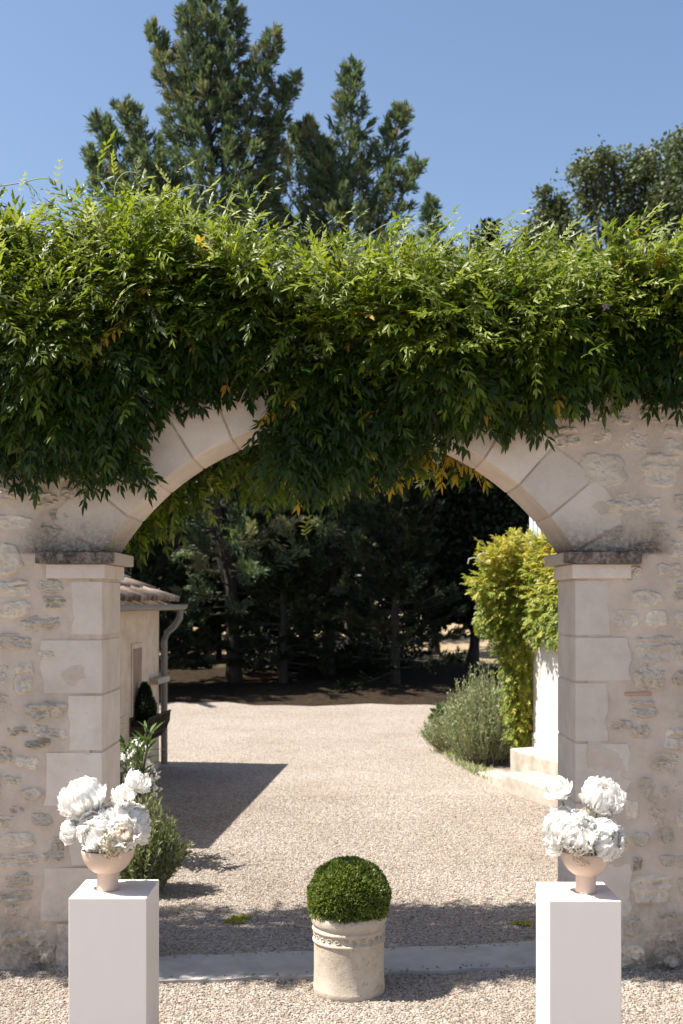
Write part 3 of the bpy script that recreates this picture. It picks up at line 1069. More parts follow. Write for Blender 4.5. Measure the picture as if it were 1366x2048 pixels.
box_p = thing('boxwood', 'clipped round boxwood ball growing in the stone pot', 'shrub', (pc.x, pc.y, H_ * 0.92))
tube('trunk', box_p, M['twig'], [(0, 0, 0), (0.004, 0, 0.05), (0, 0.003, 0.10), (0, 0, 0.17)], [0.014, 0.012, 0.010, 0.005])
n = 34000
d = unit(rng.normal(size=(n, 3)))
d = d[d[:, 2] > -0.62]
n = len(d)
lump = 1 + 0.012 * rng.random(n) + 0.03 * np.sin(d[:, 0] * 9 + 1) * np.sin(d[:, 1] * 8) + 0.022 * np.sin(d[:, 2] * 11 + d[:, 0] * 7)
rad = np.where(rng.random(n) < 0.62, 1 - 0.10 * rng.random(n) ** 1.5, 0.92 - 0.35 * rng.random(n))
RB = 78.5 * k
pos = d * (rad * lump)[:, None] * np.array([RB, RB, RB * 0.93]) + np.array([0, 0, (1850 - 1807) * k])
dirs = d * 0.9 + rng.normal(size=(n, 3)) * 0.55 + np.array([0, 0, 0.25])
leaf_cloud('leaves', box_p, M['box'], pos, dirs, 0.014 + 0.008 * rng.random(n), 0.0075 + 0.004 * rng.random(n), np.clip(0.45 + 0.25 * rng.normal(size=n), 0, 1))


# ------------------------------------------------------------------ wisteria on the wall
def leaflet(L, W, fold=0.25, curl=0.12):
    st = [(0.0, 0.0), (0.16, 0.62), (0.42, 1.0), (0.72, 0.62), (1.0, 0.0)]
    V = [(0, 0, 0)]
    for t, w in st[1:-1]:
        zc = -curl * L * t * t
        V += [(t * L, w * W / 2, zc + fold * w * W / 2), (t * L, 0, zc), (t * L, -w * W / 2, zc + fold * w * W / 2)]
    V.append((L, 0, -curl * L))
    Fq = [(1, 2, 5, 4), (2, 3, 6, 5), (4, 5, 8, 7), (5, 6, 9, 8)]
    Ft = [(0, 2, 1), (0, 3, 2), (7, 8, 10), (8, 9, 10)]
    return np.array(V), Fq, Ft


def compound_leaf(seed, L=0.21, pairs=5, ll=0.064, lw=0.0172):
    r_ = random.Random(seed)
    V, Fq, Ft = [], [], []
    droop = r_.uniform(0.5, 1.4)

    def rach(x):
        return np.array([x, 0.03 * math.sin(x * 9 + seed), -droop * x * x])
    slots = []
    for i in range(pairs):
        x = L * (0.22 + 0.74 * i / (pairs - 1))
        for s in (-1, 1):
            slots.append((x + r_.uniform(-0.006, 0.006), s * R(r_.uniform(38, 60) - 4 * i), ll * r_.uniform(0.82, 1.12) * (0.85 + 0.15 * math.sin(i * 0.9))))
    slots.append((L, R(r_.uniform(-8, 8)), ll * 1.1))
    for x, a, l_ in slots:
        lv, q, t = leaflet(l_, lw * r_.uniform(0.85, 1.15), r_.uniform(0.1, 0.45), r_.uniform(0.02, 0.3))
        roll, pit = r_.uniform(-0.5, 0.5), r_.uniform(-0.35, 0.25) + droop * x * 1.6
        Mx = np.array(Matrix.Rotation(a, 3, 'Z') @ Matrix.Rotation(pit, 3, 'Y') @ Matrix.Rotation(roll, 3, 'X'))
        o = len(V)
        V += list(lv @ Mx.T + rach(x))
        Fq += [tuple(i + o for i in f) for f in q]
        Ft += [tuple(i + o for i in f) for f in t]
    # rachis ribbon
    o = len(V)
    for i in range(5):
        x = L * i / 4
        p = rach(x)
        V += [p + np.array([0, 0.0016, 0]), p - np.array([0, 0.0016, 0])]
    for i in range(4):
        a = o + 2 * i
        Fq.append((a, a + 1, a + 3, a + 2))
    return np.array(V), np.array(Fq), np.array(Ft)


LEAVES = [compound_leaf(s, 0.19 + 0.014 * (s % 5), 4 + s % 3) for s in range(14)]


def frames(D, U):
    X = unit(D)
    Yv = unit(np.cross(U, X))
    Z = np.cross(X, Yv)
    return np.stack([X, Yv, Z], -1)      # columns


def leaf_mass(name, parent, m, Pp, D, U, S, T, kind='stuff', leaves=None):
    leaves = leaves or LEAVES
    Fr = frames(D, U)
    var = rng.integers(0, len(leaves), len(Pp))
    VV, QQ, TT, tin = [], [], [], []
    o = 0
    for k_, (v, q, t) in enumerate(leaves):
        ix = np.where(var == k_)[0]
        if not len(ix):
            continue
        W = np.einsum('nij,vj->nvi', Fr[ix] * S[ix, None, None], v) + Pp[ix, None, :]
        nvv = len(v)
        base = (np.arange(len(ix)) * nvv)[:, None, None] + o
        VV.append(W.reshape(-1, 3))
        QQ.append((q[None] + base).reshape(-1, 4))
        TT.append((t[None] + base).reshape(-1, 3))
        tin.append(np.repeat(T[ix], nvv))
        o += len(ix) * nvv
    ob = obj(name, np_mesh(name, np.concatenate(VV), [np.concatenate(QQ), np.concatenate(TT)], m, np.concatenate(tin)), parent)
    if kind:
        ob['kind'] = kind
    return ob


def snoise(a, b, seed, f=1.0):
    r_ = np.random.default_rng(seed)
    out = np.zeros_like(a)
    for i in range(7):
        ka, kb = r_.normal(size=2) * f * (1 + 0.5 * i)
        out += np.sin(a * ka + b * kb + r_.uniform(0, 6.28)) / (1 + 0.35 * i)
    return out / 3.0


wist = thing('wisteria', 'dense leafy wisteria draped over the top of the gateway wall and arch', 'vine', (AX - 2.4, YW + 0.25, 0.0))
WO = np.array(wist.location)

topx = [-900, -200, 0, 30, 60, 100, 140, 170, 230, 300, 335, 365, 400, 440, 470, 500, 530, 560, 600, 640, 680, 720, 760, 800, 850, 900, 950, 985, 1020, 1050, 1100, 1150, 1200, 1250, 1290, 1330, 1366, 1700]
topy = [430, 400, 365, 385, 425, 495, 420, 385, 392, 380, 378, 420, 425, 400, 440, 490, 445, 465, 505, 475, 478, 470, 462, 470, 492, 505, 492, 470, 495, 515, 495, 472, 475, 458, 445, 482, 510, 500]
botx = [-900, -200, 0, 60, 130, 200, 262, 285, 300, 340, 400, 480, 528, 545, 560, 640, 700, 780, 822, 850, 900, 950, 1000, 1080, 1120, 1180, 1228, 1240, 1262, 1300, 1340, 1366, 1700]
boty = [950, 960, 962, 968, 975, 988, 985, 935, 870, 856, 838, 818, 805, 880, 995, 998, 968, 965, 912, 905, 902, 892, 880, 890, 858, 838, 812, 785, 828, 828, 850, 805, 830]


def front_leaves(n, x0, x1):
    YF = 5.3
    px = rng.uniform(x0, x1, n)
    t = rng.beta(0.95, 0.9, n)
    zt = CH - (np.interp(px, topx, topy) - HZ) / F * 5.55 - 0.25
    zb = CH - (np.interp(px, botx, boty) - HZ) / F * 5.38 + np.interp(px, [0, 262, 300, 530, 560, 780, 830, 1366], [0.20, 0.20, 0.26, 0.26, 0.19, 0.19, 0.25, 0.24])
    z = zb + (zt - zb) * t
    bulge = np.interp(t, [0, 0.12, 0.35, 0.6, 0.8, 0.92, 1.0], [0.09, 0.15, 0.23, 0.27, 0.21, 0.08, -0.07])
    x = (px - 683) / F * 5.4
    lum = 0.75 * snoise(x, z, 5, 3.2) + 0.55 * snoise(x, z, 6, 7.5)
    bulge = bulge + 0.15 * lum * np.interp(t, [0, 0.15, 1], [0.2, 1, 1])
    dep = rng.exponential(0.09, n)
    y = YW - bulge + dep
    g3 = rng.normal(size=(n, 3))
    D = np.empty((n, 3))
    D[:, 0] = 0.50 * g3[:, 0] - 0.10 * (t > 0.5)
    D[:, 1] = np.interp(t, [0, 0.3, 0.7, 1], [-0.22, -0.45, -0.6, -0.25]) + 0.3 * g3[:, 1]
    D[:, 2] = np.interp(t, [0, 0.25, 0.6, 0.85, 1.0], [-0.95, -0.75, -0.25, 0.35, 0.75]) + 0.28 * g3[:, 2]
    D = unit(D)
    U = np.empty((n, 3))
    U[:, 0] = 0.35 * g3[:, 1]
    U[:, 1] = np.interp(t, [0, 0.6, 1], [-1.0, -0.7, -0.45])
    U[:, 2] = np.interp(t, [0, 0.5, 1], [0.25, 0.75, 0.8])
    T = np.clip(np.interp(t, [0, 0.4, 0.7, 1], [0.21, 0.29, 0.47, 0.60]) + 0.11 * rng.normal(size=n) + 0.10 * lum, 0.02, 0.74)  # young crown leaves lighter; shade painted into the lower leaves and hollows
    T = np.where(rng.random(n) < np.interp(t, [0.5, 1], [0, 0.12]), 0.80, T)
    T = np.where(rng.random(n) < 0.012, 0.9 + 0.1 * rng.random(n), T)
    S = 0.66 + 0.42 * rng.random(n)
    return np.stack([x, y, z], -1), D, U, S, T, dep, px


def top_leaves(n, x0, x1):
    px = rng.uniform(x0, x1, n)
    x = (px - 683) / F * 5.6
    zt = CH - (np.interp(px, topx, topy) - HZ) / F * 5.6 - np.interp(px, [0, 60, 100, 140, 350, 450, 1300], [0.22, 0.26, 0.36, 0.24, 0.24, 0.31, 0.29])
    v = rng.random(n)
    y = YW - 0.05 + 0.85 * v
    z = zt - 0.55 * np.clip(v - 0.35, 0, 1) ** 1.3 - rng.exponential(0.12, n) + 0.06 * snoise(x, y, 9, 4)
    g3 = rng.normal(size=(n, 3))
    D = unit(np.stack([0.6 * g3[:, 0], 0.5 * (v - 0.45) + 0.35 * g3[:, 1], 0.75 - 0.5 * v + 0.3 * g3[:, 2]], -1))
    U = np.stack([0.3 * g3[:, 1], -0.5 + v + 0.2 * g3[:, 2], 0.8 + 0 * v], -1)
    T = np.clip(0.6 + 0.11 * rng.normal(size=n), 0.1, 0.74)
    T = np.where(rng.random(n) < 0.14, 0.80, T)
    return np.stack([x, y, z], -1), D, U, 0.8 + 0.3 * rng.random(n), T


def back_leaves(n):
    bx = [100, 262, 300, 335, 380, 430, 500, 560, 640, 720, 800, 860, 930, 968, 985, 1010, 1030, 1200]
    by = [1130, 1098, 1085, 1062, 1008, 962, 975, 1000, 985, 962, 952, 942, 948, 950, 925, 925, 930, 900]
    px = rng.uniform(60, 1230, n)
    x = (px - 683) / F * 6.15
    zb = CH - (np.interp(px, bx, by) - HZ) / F * 6.15 + 0.16
    t = rng.beta(0.9, 1.2, n)
    z = zb + (3.25 - zb) * t
    y = YW + WT + 0.08 + 0.32 * np.sin(np.clip(t * 2.2 + 0.25, 0, 3.0)) * rng.random(n) + 0.05
    g3 = rng.normal(size=(n, 3))
    D = unit(np.stack([0.35 * g3[:, 0], 0.25 * g3[:, 1] + 0.12, -0.95 + 0.2 * g3[:, 2]], -1))
    U = np.stack([0.3 * g3[:, 1], -0.6 + 0.8 * g3[:, 2], 0.3 + 0 * t], -1)
    yel = np.interp(px, [690, 760, 860, 1000], [0.0, 0.2, 0.55, 0.65]) * (t < 0.35)
    T = np.where(rng.random(n) < yel, 0.86 + 0.14 * rng.random(n), np.clip(0.42 + 0.12 * rng.normal(size=n), 0.1, 0.8))
    return np.stack([x, y, z], -1), D, U, 0.85 + 0.25 * rng.random(n), T


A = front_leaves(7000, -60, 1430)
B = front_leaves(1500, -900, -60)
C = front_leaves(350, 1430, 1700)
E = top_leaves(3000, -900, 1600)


def sprigs(n):
    out = [[], [], [], [], []]
    for i in range(n):
        px = rng.uniform(-20, 1386)
        py = np.interp(px, topx, topy) + 88 + 90 * rng.random() ** 2
        Y = 5.5 + 0.35 * rng.normal() * 0.5
        b = np.array(P(px, py, Y))
        d = unit(np.array([rng.normal() * 0.55, -0.25 + 0.3 * rng.normal(), 0.9]))
        ln = rng.uniform(0.12, 0.30)
        for j in range(6):
            s = j / 5
            a = j * 2.4 + rng.random()
            out[0].append(b + d * ln * s)
            out[1].append(unit(d * (0.5 + 0.6 * s) + 0.75 * np.array([math.cos(a), math.sin(a), 0.1])))
            out[2].append(np.array([0.1, -0.4, 0.9]))
            out[3].append(0.72 - 0.28 * s + 0.1 * rng.random())
            out[4].append(0.80 if rng.random() < 0.2 + 0.3 * s else min(0.74, 0.64 + 0.08 * rng.normal()))
    return [np.array(o) for o in out]


def clumps(n):
    """young shoots, sunlight put into their paler tint, standing out of the vine's face"""
    out = [[], [], [], [], []]
    src = [i for i in rng.permutation(len(A[0])) if 0 < A[6][i] < 1366 and A[5][i] < 0.05]
    k = 0
    for i in src:
        zt_ = CH - (np.interp(A[6][i], topx, topy) - HZ) / F * 5.55
        zb_ = CH - (np.interp(A[6][i], botx, boty) - HZ) / F * 5.38
        t_ = (A[0][i][2] - zb_) / (zt_ - zb_)
        if not 0.34 < t_ < 0.85:
            continue
        b = A[0][i] + np.array([0, -0.05 - 0.08 * rng.random(), 0.03])
        for j in range(9):
            a = j * 2.4 + rng.random()
            out[0].append(b + 0.06 * rng.normal(size=3) + np.array([0, 0, 0.02 * j]))
            out[1].append(unit(np.array([0.75 * math.cos(a) - 0.1, -0.5 + 0.3 * rng.normal(), 0.55 * math.sin(a) + 0.05])))
            out[2].append(np.array([-0.2, -0.6, 0.8]))
            out[3].append(0.62 + 0.25 * rng.random())
            out[4].append(0.80 if rng.random() < 0.06 else float(np.clip(0.60 + 0.09 * rng.normal(), 0.4, 0.74)))  # paler yellow-green stands in for sun on the clumps
        k += 1
        if k >= n:
            break
    return [np.array(o) for o in out]


SG = sprigs(110)
CLP = clumps(85)
K = back_leaves(1500)
# the 300 leaves that show largest are parts of their own: outermost of the front mass
order = np.argsort(A[5])
cand = [i for i in order if 0 < A[6][i] < 1366][:420]
rng.shuffle(cand)
pick = np.array(cand[:300])
rest = np.setdiff1d(np.arange(len(A[0])), pick)
leaf_vars = []
for k_ in range(12):
    v, q, t = LEAVES[k_ % 14]
    leaf_vars.append([np_mesh('leaf', v, [q, t], M['wisteria'], np.full(len(v), 0.14 + 0.065 * k_))][0])
Fr = frames(A[1], A[2])
for i in pick:
    kk = int(np.clip((A[4][i] - 0.14) / 0.065, 0, 11))
    o = bpy.data.objects.new('leaf', leaf_vars[kk])
    mw = Matrix(Fr[i].tolist()).to_4x4()
    o.matrix_local = Matrix.Translation(Vector((A[0][i] - WO).tolist())) @ mw @ Matrix.Scale(float(A[3][i]), 4)
    link(o, wist)


def cat(*sets):
    return [np.concatenate([s[j] for s in sets]) for j in range(5)]


Ar = [a[rest] for a in A[:5]]
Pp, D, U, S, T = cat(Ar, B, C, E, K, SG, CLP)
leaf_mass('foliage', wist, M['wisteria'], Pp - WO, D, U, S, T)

# woody stems along the wall head, curling shoots above
def wloc(v):
    return Vector(v) - Vector(WO.tolist())


for s in range(4):
    pts, rd = [], []
    for i in range(26):
        x = -3.2 + 5.6 * i / 25
        pts.append(wloc((x, YW + 0.02 + 0.16 * s + 0.06 * math.sin(x * 3 + s), 3.17 + 0.06 * math.sin(x * 4.1 + s * 2) + 0.05 * s)))
        rd.append(0.035 - 0.0007 * i)
    tube('stem', wist, M['twig'], pts, rd, 7)
tube('stem', wist, M['twig'], [wloc((-3.25, YW - 0.06, 0.0)), wloc((-3.2, YW - 0.07, 1.0)), wloc((-3.3, YW - 0.08, 2.2)), wloc((-3.15, YW, 3.2))], [0.06, 0.05, 0.045, 0.04], 8)
for s in range(9):
    x0 = -1.6 + 3.2 * (s + random.random()) / 9
    zz = 3.2 + random.uniform(-0.05, 0.2)
    sg = random.choice((-1, 1))
    pts = []
    for i in range(17):
        q = i / 16
        pts.append(wloc((x0 + 0.30 * q * sg + 0.05 * math.sin(q * 7 + s), YW - 0.06 - 0.17 * math.sin(q * 2.4) + 0.02 * math.sin(q * 9 + s), zz - 0.5 * q + 0.03 * math.sin(q * 6 + s))))
    tube('twig', wist, M['twig'], pts, list(np.linspace(0.008, 0.003, 17)), 5)
TEND = [
    [(0, 372), (40, 366), (75, 358), (98, 358), (101, 364)],
    [(78, 432), (100, 436), (125, 445), (142, 448)],
    [(229, 392), (232, 366), (246, 348), (262, 344), (280, 350), (294, 362)],
    [(322, 398), (345, 385), (372, 374), (398, 370), (430, 378)],
    [(444, 440), (455, 412), (462, 394), (474, 388), (481, 386)],
    [(560, 482), (572, 470), (585, 462), (592, 462)],
    [(738, 470), (760, 455), (775, 448), (784, 452), (784, 464)],
    [(770, 505), (785, 490), (800, 480), (822, 477)],
    [(1026, 485), (1028, 466), (1027, 450)],
    [(938, 500), (939, 470), (940, 446)],
    [(1108, 536), (1130, 524), (1140, 512), (1160, 498), (1185, 490), (1200, 494)],
    [(690, 486), (702, 470), (716, 463)],
]
for tn in TEND:
    pts = [wloc(P(x, y, 5.5 + 0.01 * i)) for i, (x, y) in enumerate(tn)]
    fine = []
    for i in range(len(pts) - 1):
        p0, p1, p2, p3 = pts[max(i - 1, 0)], pts[i], pts[i + 1], pts[min(i + 2, len(pts) - 1)]
        for s in (0, 0.25, 0.5, 0.75):
            fine.append(0.5 * ((2 * p1) + (p2 - p0) * s + (2 * p0 - 5 * p1 + 4 * p2 - p3) * s * s + (3 * p1 - p0 - 3 * p2 + p3) * s ** 3))
    fine.append(pts[-1])
    tube('tendril', wist, M['tendril'], fine, list(np.linspace(0.0032, 0.0016, len(fine))), 5)
# one late lilac blossom
pb = P(1211, 613, 5.1)
d = unit(rng.normal(size=(40, 3)))
leaf_cloud('blossom', wist, M['lilac'], np.array(wloc(pb)) + d * 0.014 * rng.random((40, 1)), d, np.full(40, 0.010), np.full(40, 0.009), np.full(40, 0.8), None)


# ------------------------------------------------------------------ outbuilding with tiled roof
C0 = G(318, 1535)
hr = R(-5)
house = thing('outbuilding', 'low pale stone outbuilding with clay tile eave, gutter and downpipe', 'building', (C0.x, C0.y, 0), hr)
EH = 1.80
# local: wall face on x=0 looking +x, far end y=0, runs to y=-4.1
bm = bmesh.new()
wp = [(-4.0, -0.1), (0, -0.1), (0, EH), (-2.0, EH + 0.76), (-4.0, EH)]
bm = prism_bm(wp, -4.1, 0.0)
obj('wall', bm_mesh('wall', bm, M['house_wall']), house)
# door recess: frame stands proud, boards behind it
box('door_frame', house, M['house_wall'], -0.02, 0.012, -1.12, -1.085, 0.0, 1.34)
box('door_frame', house, M['house_wall'], -0.02, 0.012, -0.755, -0.72, 0.0, 1.34)
box('door_frame', house, M['house_wall'], -0.02, 0.0125, -1.12, -0.72, 1.3405, 1.39)
door = obj('door', bm_mesh('door', box_bm(-0.01, 0.003, -1.085, -0.755, 0.02, 1.335), M['door']), house)
for q in range(3):
    box('plank', door, M['door'], 0.0035, 0.006, -1.083 + 0.11 * q, -0.977 + 0.11 * q, 0.03, 1.33, 0.001)
box('stone_bracket', house, M['step'], -0.05, 0.10, -0.42, 0.10, 0.935, 1.0, 0.006)
# roof deck
ang = math.atan2(0.76, 2.0)
dk = [(0.16, EH - 0.055), (-2.0, EH + 0.765), (-4.16, EH - 0.055), (-4.16, EH - 0.03), (-2.0, EH + 0.79), (0.16, EH - 0.03)]
roof = obj('roof', bm_mesh('roof', prism_bm(dk, -4.2, 0.12), M['tile']), house)


def tile_mesh():
    V, Q = [], []
    n = 7
    for j, (x, r) in enumerate(((0.0, 0.078), (-0.40, 0.066))):
        for rr in (r, r - 0.012):
            for i in range(n):
                a = math.pi * i / (n - 1)
                V.append((x, rr * math.cos(a), rr * math.sin(a) * 0.85))
    for i in range(n - 1):
        Q += [(i, i + 1, 2 * n + i + 1, 2 * n + i), (n + i, 3 * n + i, 3 * n + i + 1, n + i + 1), (i, n + i, n + i + 1, i + 1)]
    return np_mesh('roof_tile', np.array(V), np.array(Q), M['tile'], smooth=False)


tm = tile_mesh()
for r_ in range(5):
    for c_ in range(24):
        y = 0.06 - 0.165 * c_
        s = -0.30 * r_
        o = obj('roof_tile', tm, roof)
        x = 0.20 + s * math.cos(ang)
        z = EH + 0.005 - s * math.sin(ang) + 0.012 * r_ * 0
        o.location = (x + random.uniform(-0.015, 0.015), y + random.uniform(-0.008, 0.008), z + 0.0 + random.uniform(0, 0.014))
        o.rotation_euler = (R(random.uniform(-3, 3)), ang - 0.03 + R(random.uniform(-1.5, 1.5)), R(random.uniform(-2, 2)))
# gutter: half round, and downpipe with a swan neck
V, Q = [], []
n = 8
for y in (-4.2, 0.16):
    for rr in (0.062, 0.056):
        for i in range(n):
            a = math.pi + math.pi * i / (n - 1)
            V.append((0.225 + rr * math.cos(a), y, EH - 0.02 + rr * math.sin(a)))
for i in range(n - 1):
    Q += [(i, i + 1, 2 * n + i + 1, 2 * n + i), (n + i, 3 * n + i, 3 * n + i + 1, n + i + 1)]
Q += [(0, n, 3 * n, 2 * n), (n - 1, 2 * n - 1, 4 * n - 1, 3 * n - 1)]
Q += [(2 * n + i, 2 * n + i + 1, 3 * n + i + 1, 3 * n + i) for i in range(n - 1)]
gut = obj('gutter', np_mesh('gutter', np.array(V), np.array(Q), M['zinc'], smooth=False), house)
tube('downpipe', house, M['zinc'], [(0.225, 0.06, EH - 0.08), (0.215, 0.06, EH - 0.17), (0.16, 0.04, EH - 0.26), (0.08, 0.03, EH - 0.33), (0.05, 0.03, EH - 0.42), (0.05, 0.03, 0.9), (0.05, 0.03, 0.03)], [0.036] * 7, 10)
for z in (0.55, 1.2):
    tube('pipe_clip', house, M['zinc'], [(0.05, 0.03, z - 0.012), (0.05, 0.03, z + 0.012)], [0.042, 0.042], 10)

# wall basket with a clipped conifer
hm = Matrix.Translation((C0.x, C0.y, 0)) @ Matrix.Rotation(hr, 4, 'Z')
bk = thing('hay_basket', 'dark slatted wall basket hung on the outbuilding', 'basket', hm @ Vector((0.012, -0.72, 0.36)), hr)
for q in range(12):
    y = -0.44 + 0.08 * q
    pts = [(0.0, y, 0.0), (0.07, y, 0.03), (0.13, y, 0.10), (0.165, y, 0.19), (0.175, y, 0.30)]
    tube('slat', bk, M['dark_wood'], pts, [0.012] * 5, 4)
for z, x in ((0.29, 0.176), (0.11, 0.137)):
    tube('rail', bk, M['dark_wood'], [(x, -0.46, z), (x, 0.46, z)], [0.012, 0.012], 4)
box('back_board', bk, M['dark_wood'], -0.008, 0.0, -0.46, 0.46, 0.0, 0.30)
obj('soil', bm_mesh('soil', box_bm(0.003, 0.15, -0.43, 0.43, 0.21, 0.26), M['soil']), bk)
tp = thing('topiary_conifer', 'small dark clipped conifer growing in the wall basket', 'shrub', hm @ Vector((0.09, -0.93, 0.58)), hr)
tube('trunk', tp, M['twig'], [(0, 0, 0), (0, 0, 0.2), (0, 0, 0.34)], [0.012, 0.01, 0.004])
n = 3800
hh = rng.random(n) ** 1.2
an = rng.uniform(0, 6.28, n)
rp = np.interp(hh, [0, 0.15, 0.45, 0.62, 0.8, 1.0], [0.06, 0.105, 0.10, 0.062, 0.045, 0.006]) * (0.65 + 0.4 * rng.random(n))
pos = np.stack([rp * np.cos(an), rp * np.sin(an), 0.04 + 0.36 * hh], -1)
dirs = np.stack([np.cos(an) * 0.7, np.sin(an) * 0.7, 0.6 + 0 * an], -1) + 0.3 * rng.normal(size=(n, 3))
leaf_cloud('leaves', tp, M['darkbush'], pos, dirs, 0.03 + 0.012 * rng.random(n), 0.009 + 0.004 * rng.random(n), rng.random(n))

# ------------------------------------------------------------------ white house with steps
A0 = G(1001, 1578)
ur = math.atan2(0.34, 1.12)
u = Vector((math.sin(ur), -math.cos(ur), 0))
nn = Vector((-math.cos(ur), -math.sin(ur), 0))
W0 = A0 - nn * 0.80 - u * 0.9
W0.z = 0
# local frame: +x into the house, -y toward the gate
wh = thing('white_house', 'sunlit white limewashed house corner with grey slatted shutter', 'building', W0, ur)
# local axes: y_local = -u ; x_local = -nn
bm = box_bm(0, 4.5, -5.0, 0, -0.1, 3.45)
obj('wall', bm_mesh('wall', bm, M['white_wall']), wh)
sh = obj('shutter', bm_mesh('shutter', box_bm(-0.05, -0.003, -0.62, -0.02, 2.17, 3.3), M['grey_paint']), wh)
for q in range(6):
    box('slat', sh, M['grey_paint'], -0.066, -0.051, -0.61 + 0.10 * q, -0.535 + 0.10 * q, 2.18, 3.29, 0.003)
box('shutter_rail', sh, M['grey_paint'], -0.08, -0.0665, -0.62, -0.02, 2.19, 2.25, 0.003)
box('plinth', wh, M['white_wall'], -0.02, 0.0, -5.0, 0.0, -0.05, 0.42, 0.003)
ro = box('roof', wh, M['tile'], -0.35, 4.8, -5.2, 0.15, 3.4505, 3.55)

st = thing('stone_steps', 'worn stone steps climbing to the white house', 'steps', W0, ur)
box('lower_step', st, M['step'], -0.80, -0.40, -3.4, -0.9, -0.05, 0.155, 0.018, 2, 0.008)
box('upper_step', st, M['step'], -0.41, -0.022, -3.0, -0.28, -0.05, 0.31, 0.02, 2, 0.008)
box('lower_step', st, M['step'], -0.78, -0.405, -0.895, -0.55, -0.05, 0.10, 0.02, 2, 0.01)
pdv = G(986, 1556)
pad = obj('paving_stone', bm_mesh('paving_stone', box_bm(-0.12, 0.12, -0.17, 0.17, -0.03, 0.05, 0.012, 2, 0.012), M['step']), None, (pdv.x + 0.02, pdv.y, 0))
pad.rotation_euler = (0, 0, ur)
tag(pad, 'small flat stone block on the gravel beside the steps', 'stone')

# yellowing climber on the white house
cl = thing('climber', 'yellow-green wisteria bush climbing the corner of the white house', 'vine', W0 + nn * 0.25 + u * 0.1)
CO = np.array(cl.location)
n = 2500
px = rng.uniform(968, 1150, n)
tt = rng.beta(1.0, 1.0, n)
ytop = np.interp(px, [960, 985, 1010, 1060, 1120], [1150, 1100, 1088, 1082, 1085])
ybot = np.interp(px, [960, 975, 1000, 1030, 1068, 1120], [1170, 1235, 1270, 1285, 1270, 1275])
py = ybot + (ytop - ybot) * tt
Y = 11.55 + 0.55 * rng.random(n) - 0.35 * np.sin(np.clip((px - 960) / 150, 0, 1) * 3.1) * rng.random(n)
rr_ = (px - 683) / F
sw = (W0.y * rr_ - W0.x) / (u.x - u.y * rr_)
yw_ = W0.y + u.y * sw
Y = np.where(px > 1064, yw_ - 0.04 - 0.24 * rng.random(n), W0.y + 0.38 - 0.42 * rng.random(n))
py = py + rng.normal(size=n) * 7
px = px + np.where(px < 1064, rng.normal(size=n) * 8 + 9 * np.sin(py * 0.09) + 6 * np.sin(py * 0.21), 0)
pos = np.stack([(px - 683) / F * Y, Y, CH - (py - HZ) / F * Y], -1)
g3 = rng.normal(size=(n, 3))
D = unit(np.stack([-0.5 + 0.5 * g3[:, 0], -0.35 + 0.4 * g3[:, 1], np.interp(tt, [0, 0.5, 1], [-0.7, 0.0, 0.6]) + 0.3 * g3[:, 2]], -1))
U = np.stack([-0.4 + 0.3 * g3[:, 1], -0.5 + 0 * tt, 0.8 + 0 * tt], -1)
T = np.clip(np.interp(tt, [0, 0.5, 1], [0.22, 0.45, 0.68]) + 0.16 * rng.normal(size=n), 0, 1)
small = [compound_leaf(90 + s, 0.12, 4, 0.05, 0.02) for s in range(5)]
# hanging column beside the corner
n2 = 1100
tt2 = rng.random(n2)
py2 = 1275 + 215 * tt2
px2 = np.interp(py2, [1275, 1330, 1400, 1490], [1030, 1040, 1044, 1056]) + rng.normal(size=n2) * np.interp(py2, [1275, 1400, 1490], [15, 14, 10])
Y2 = W0.y + 0.02 + 0.22 * rng.random(n2)
pos2 = np.stack([(px2 - 683) / F * Y2, Y2, CH - (py2 - HZ) / F * Y2], -1)
g4 = rng.normal(size=(n2, 3))
D2 = unit(np.stack([-0.4 + 0.5 * g4[:, 0], -0.4 + 0.3 * g4[:, 1], -0.6 + 0.3 * g4[:, 2]], -1))
U2 = np.stack([-0.5 + 0.3 * g4[:, 1], -0.6 + 0 * tt2, 0.7 + 0 * tt2], -1)
T2 = np.clip(0.4 + 0.2 * g4[:, 0], 0, 1)
leaf_mass('foliage', cl, M['wisteria_gold'], np.concatenate([pos, pos2]) - CO, np.concatenate([D, D2]), np.concatenate([U, U2]), np.concatenate([0.75 + 0.3 * rng.random(n), 0.7 + 0.3 * rng.random(n2)]), np.concatenate([T, T2]), leaves=small)
sp_ = [Vector(pos2[np.argmin(abs(py2 - q))].tolist()) - Vector(CO.tolist()) for q in (1480, 1420, 1360, 1300)]
tube('stem', cl, M['twig'], [Vector((sp_[0].x + 0.05, sp_[0].y, -0.02))] + sp_, [0.03, 0.026, 0.022, 0.02, 0.016])
for tn in ([(978, 1108), (965, 1106), (956, 1112), (954, 1120)], [(978, 1128), (962, 1122), (948, 1115), (938, 1118), (936, 1128)]):
    tube('tendril', cl, M['tendril'], [P(x, y, 11.7) - Vector(CO.tolist()) for x, y in tn], [0.008] * len(tn), 5)


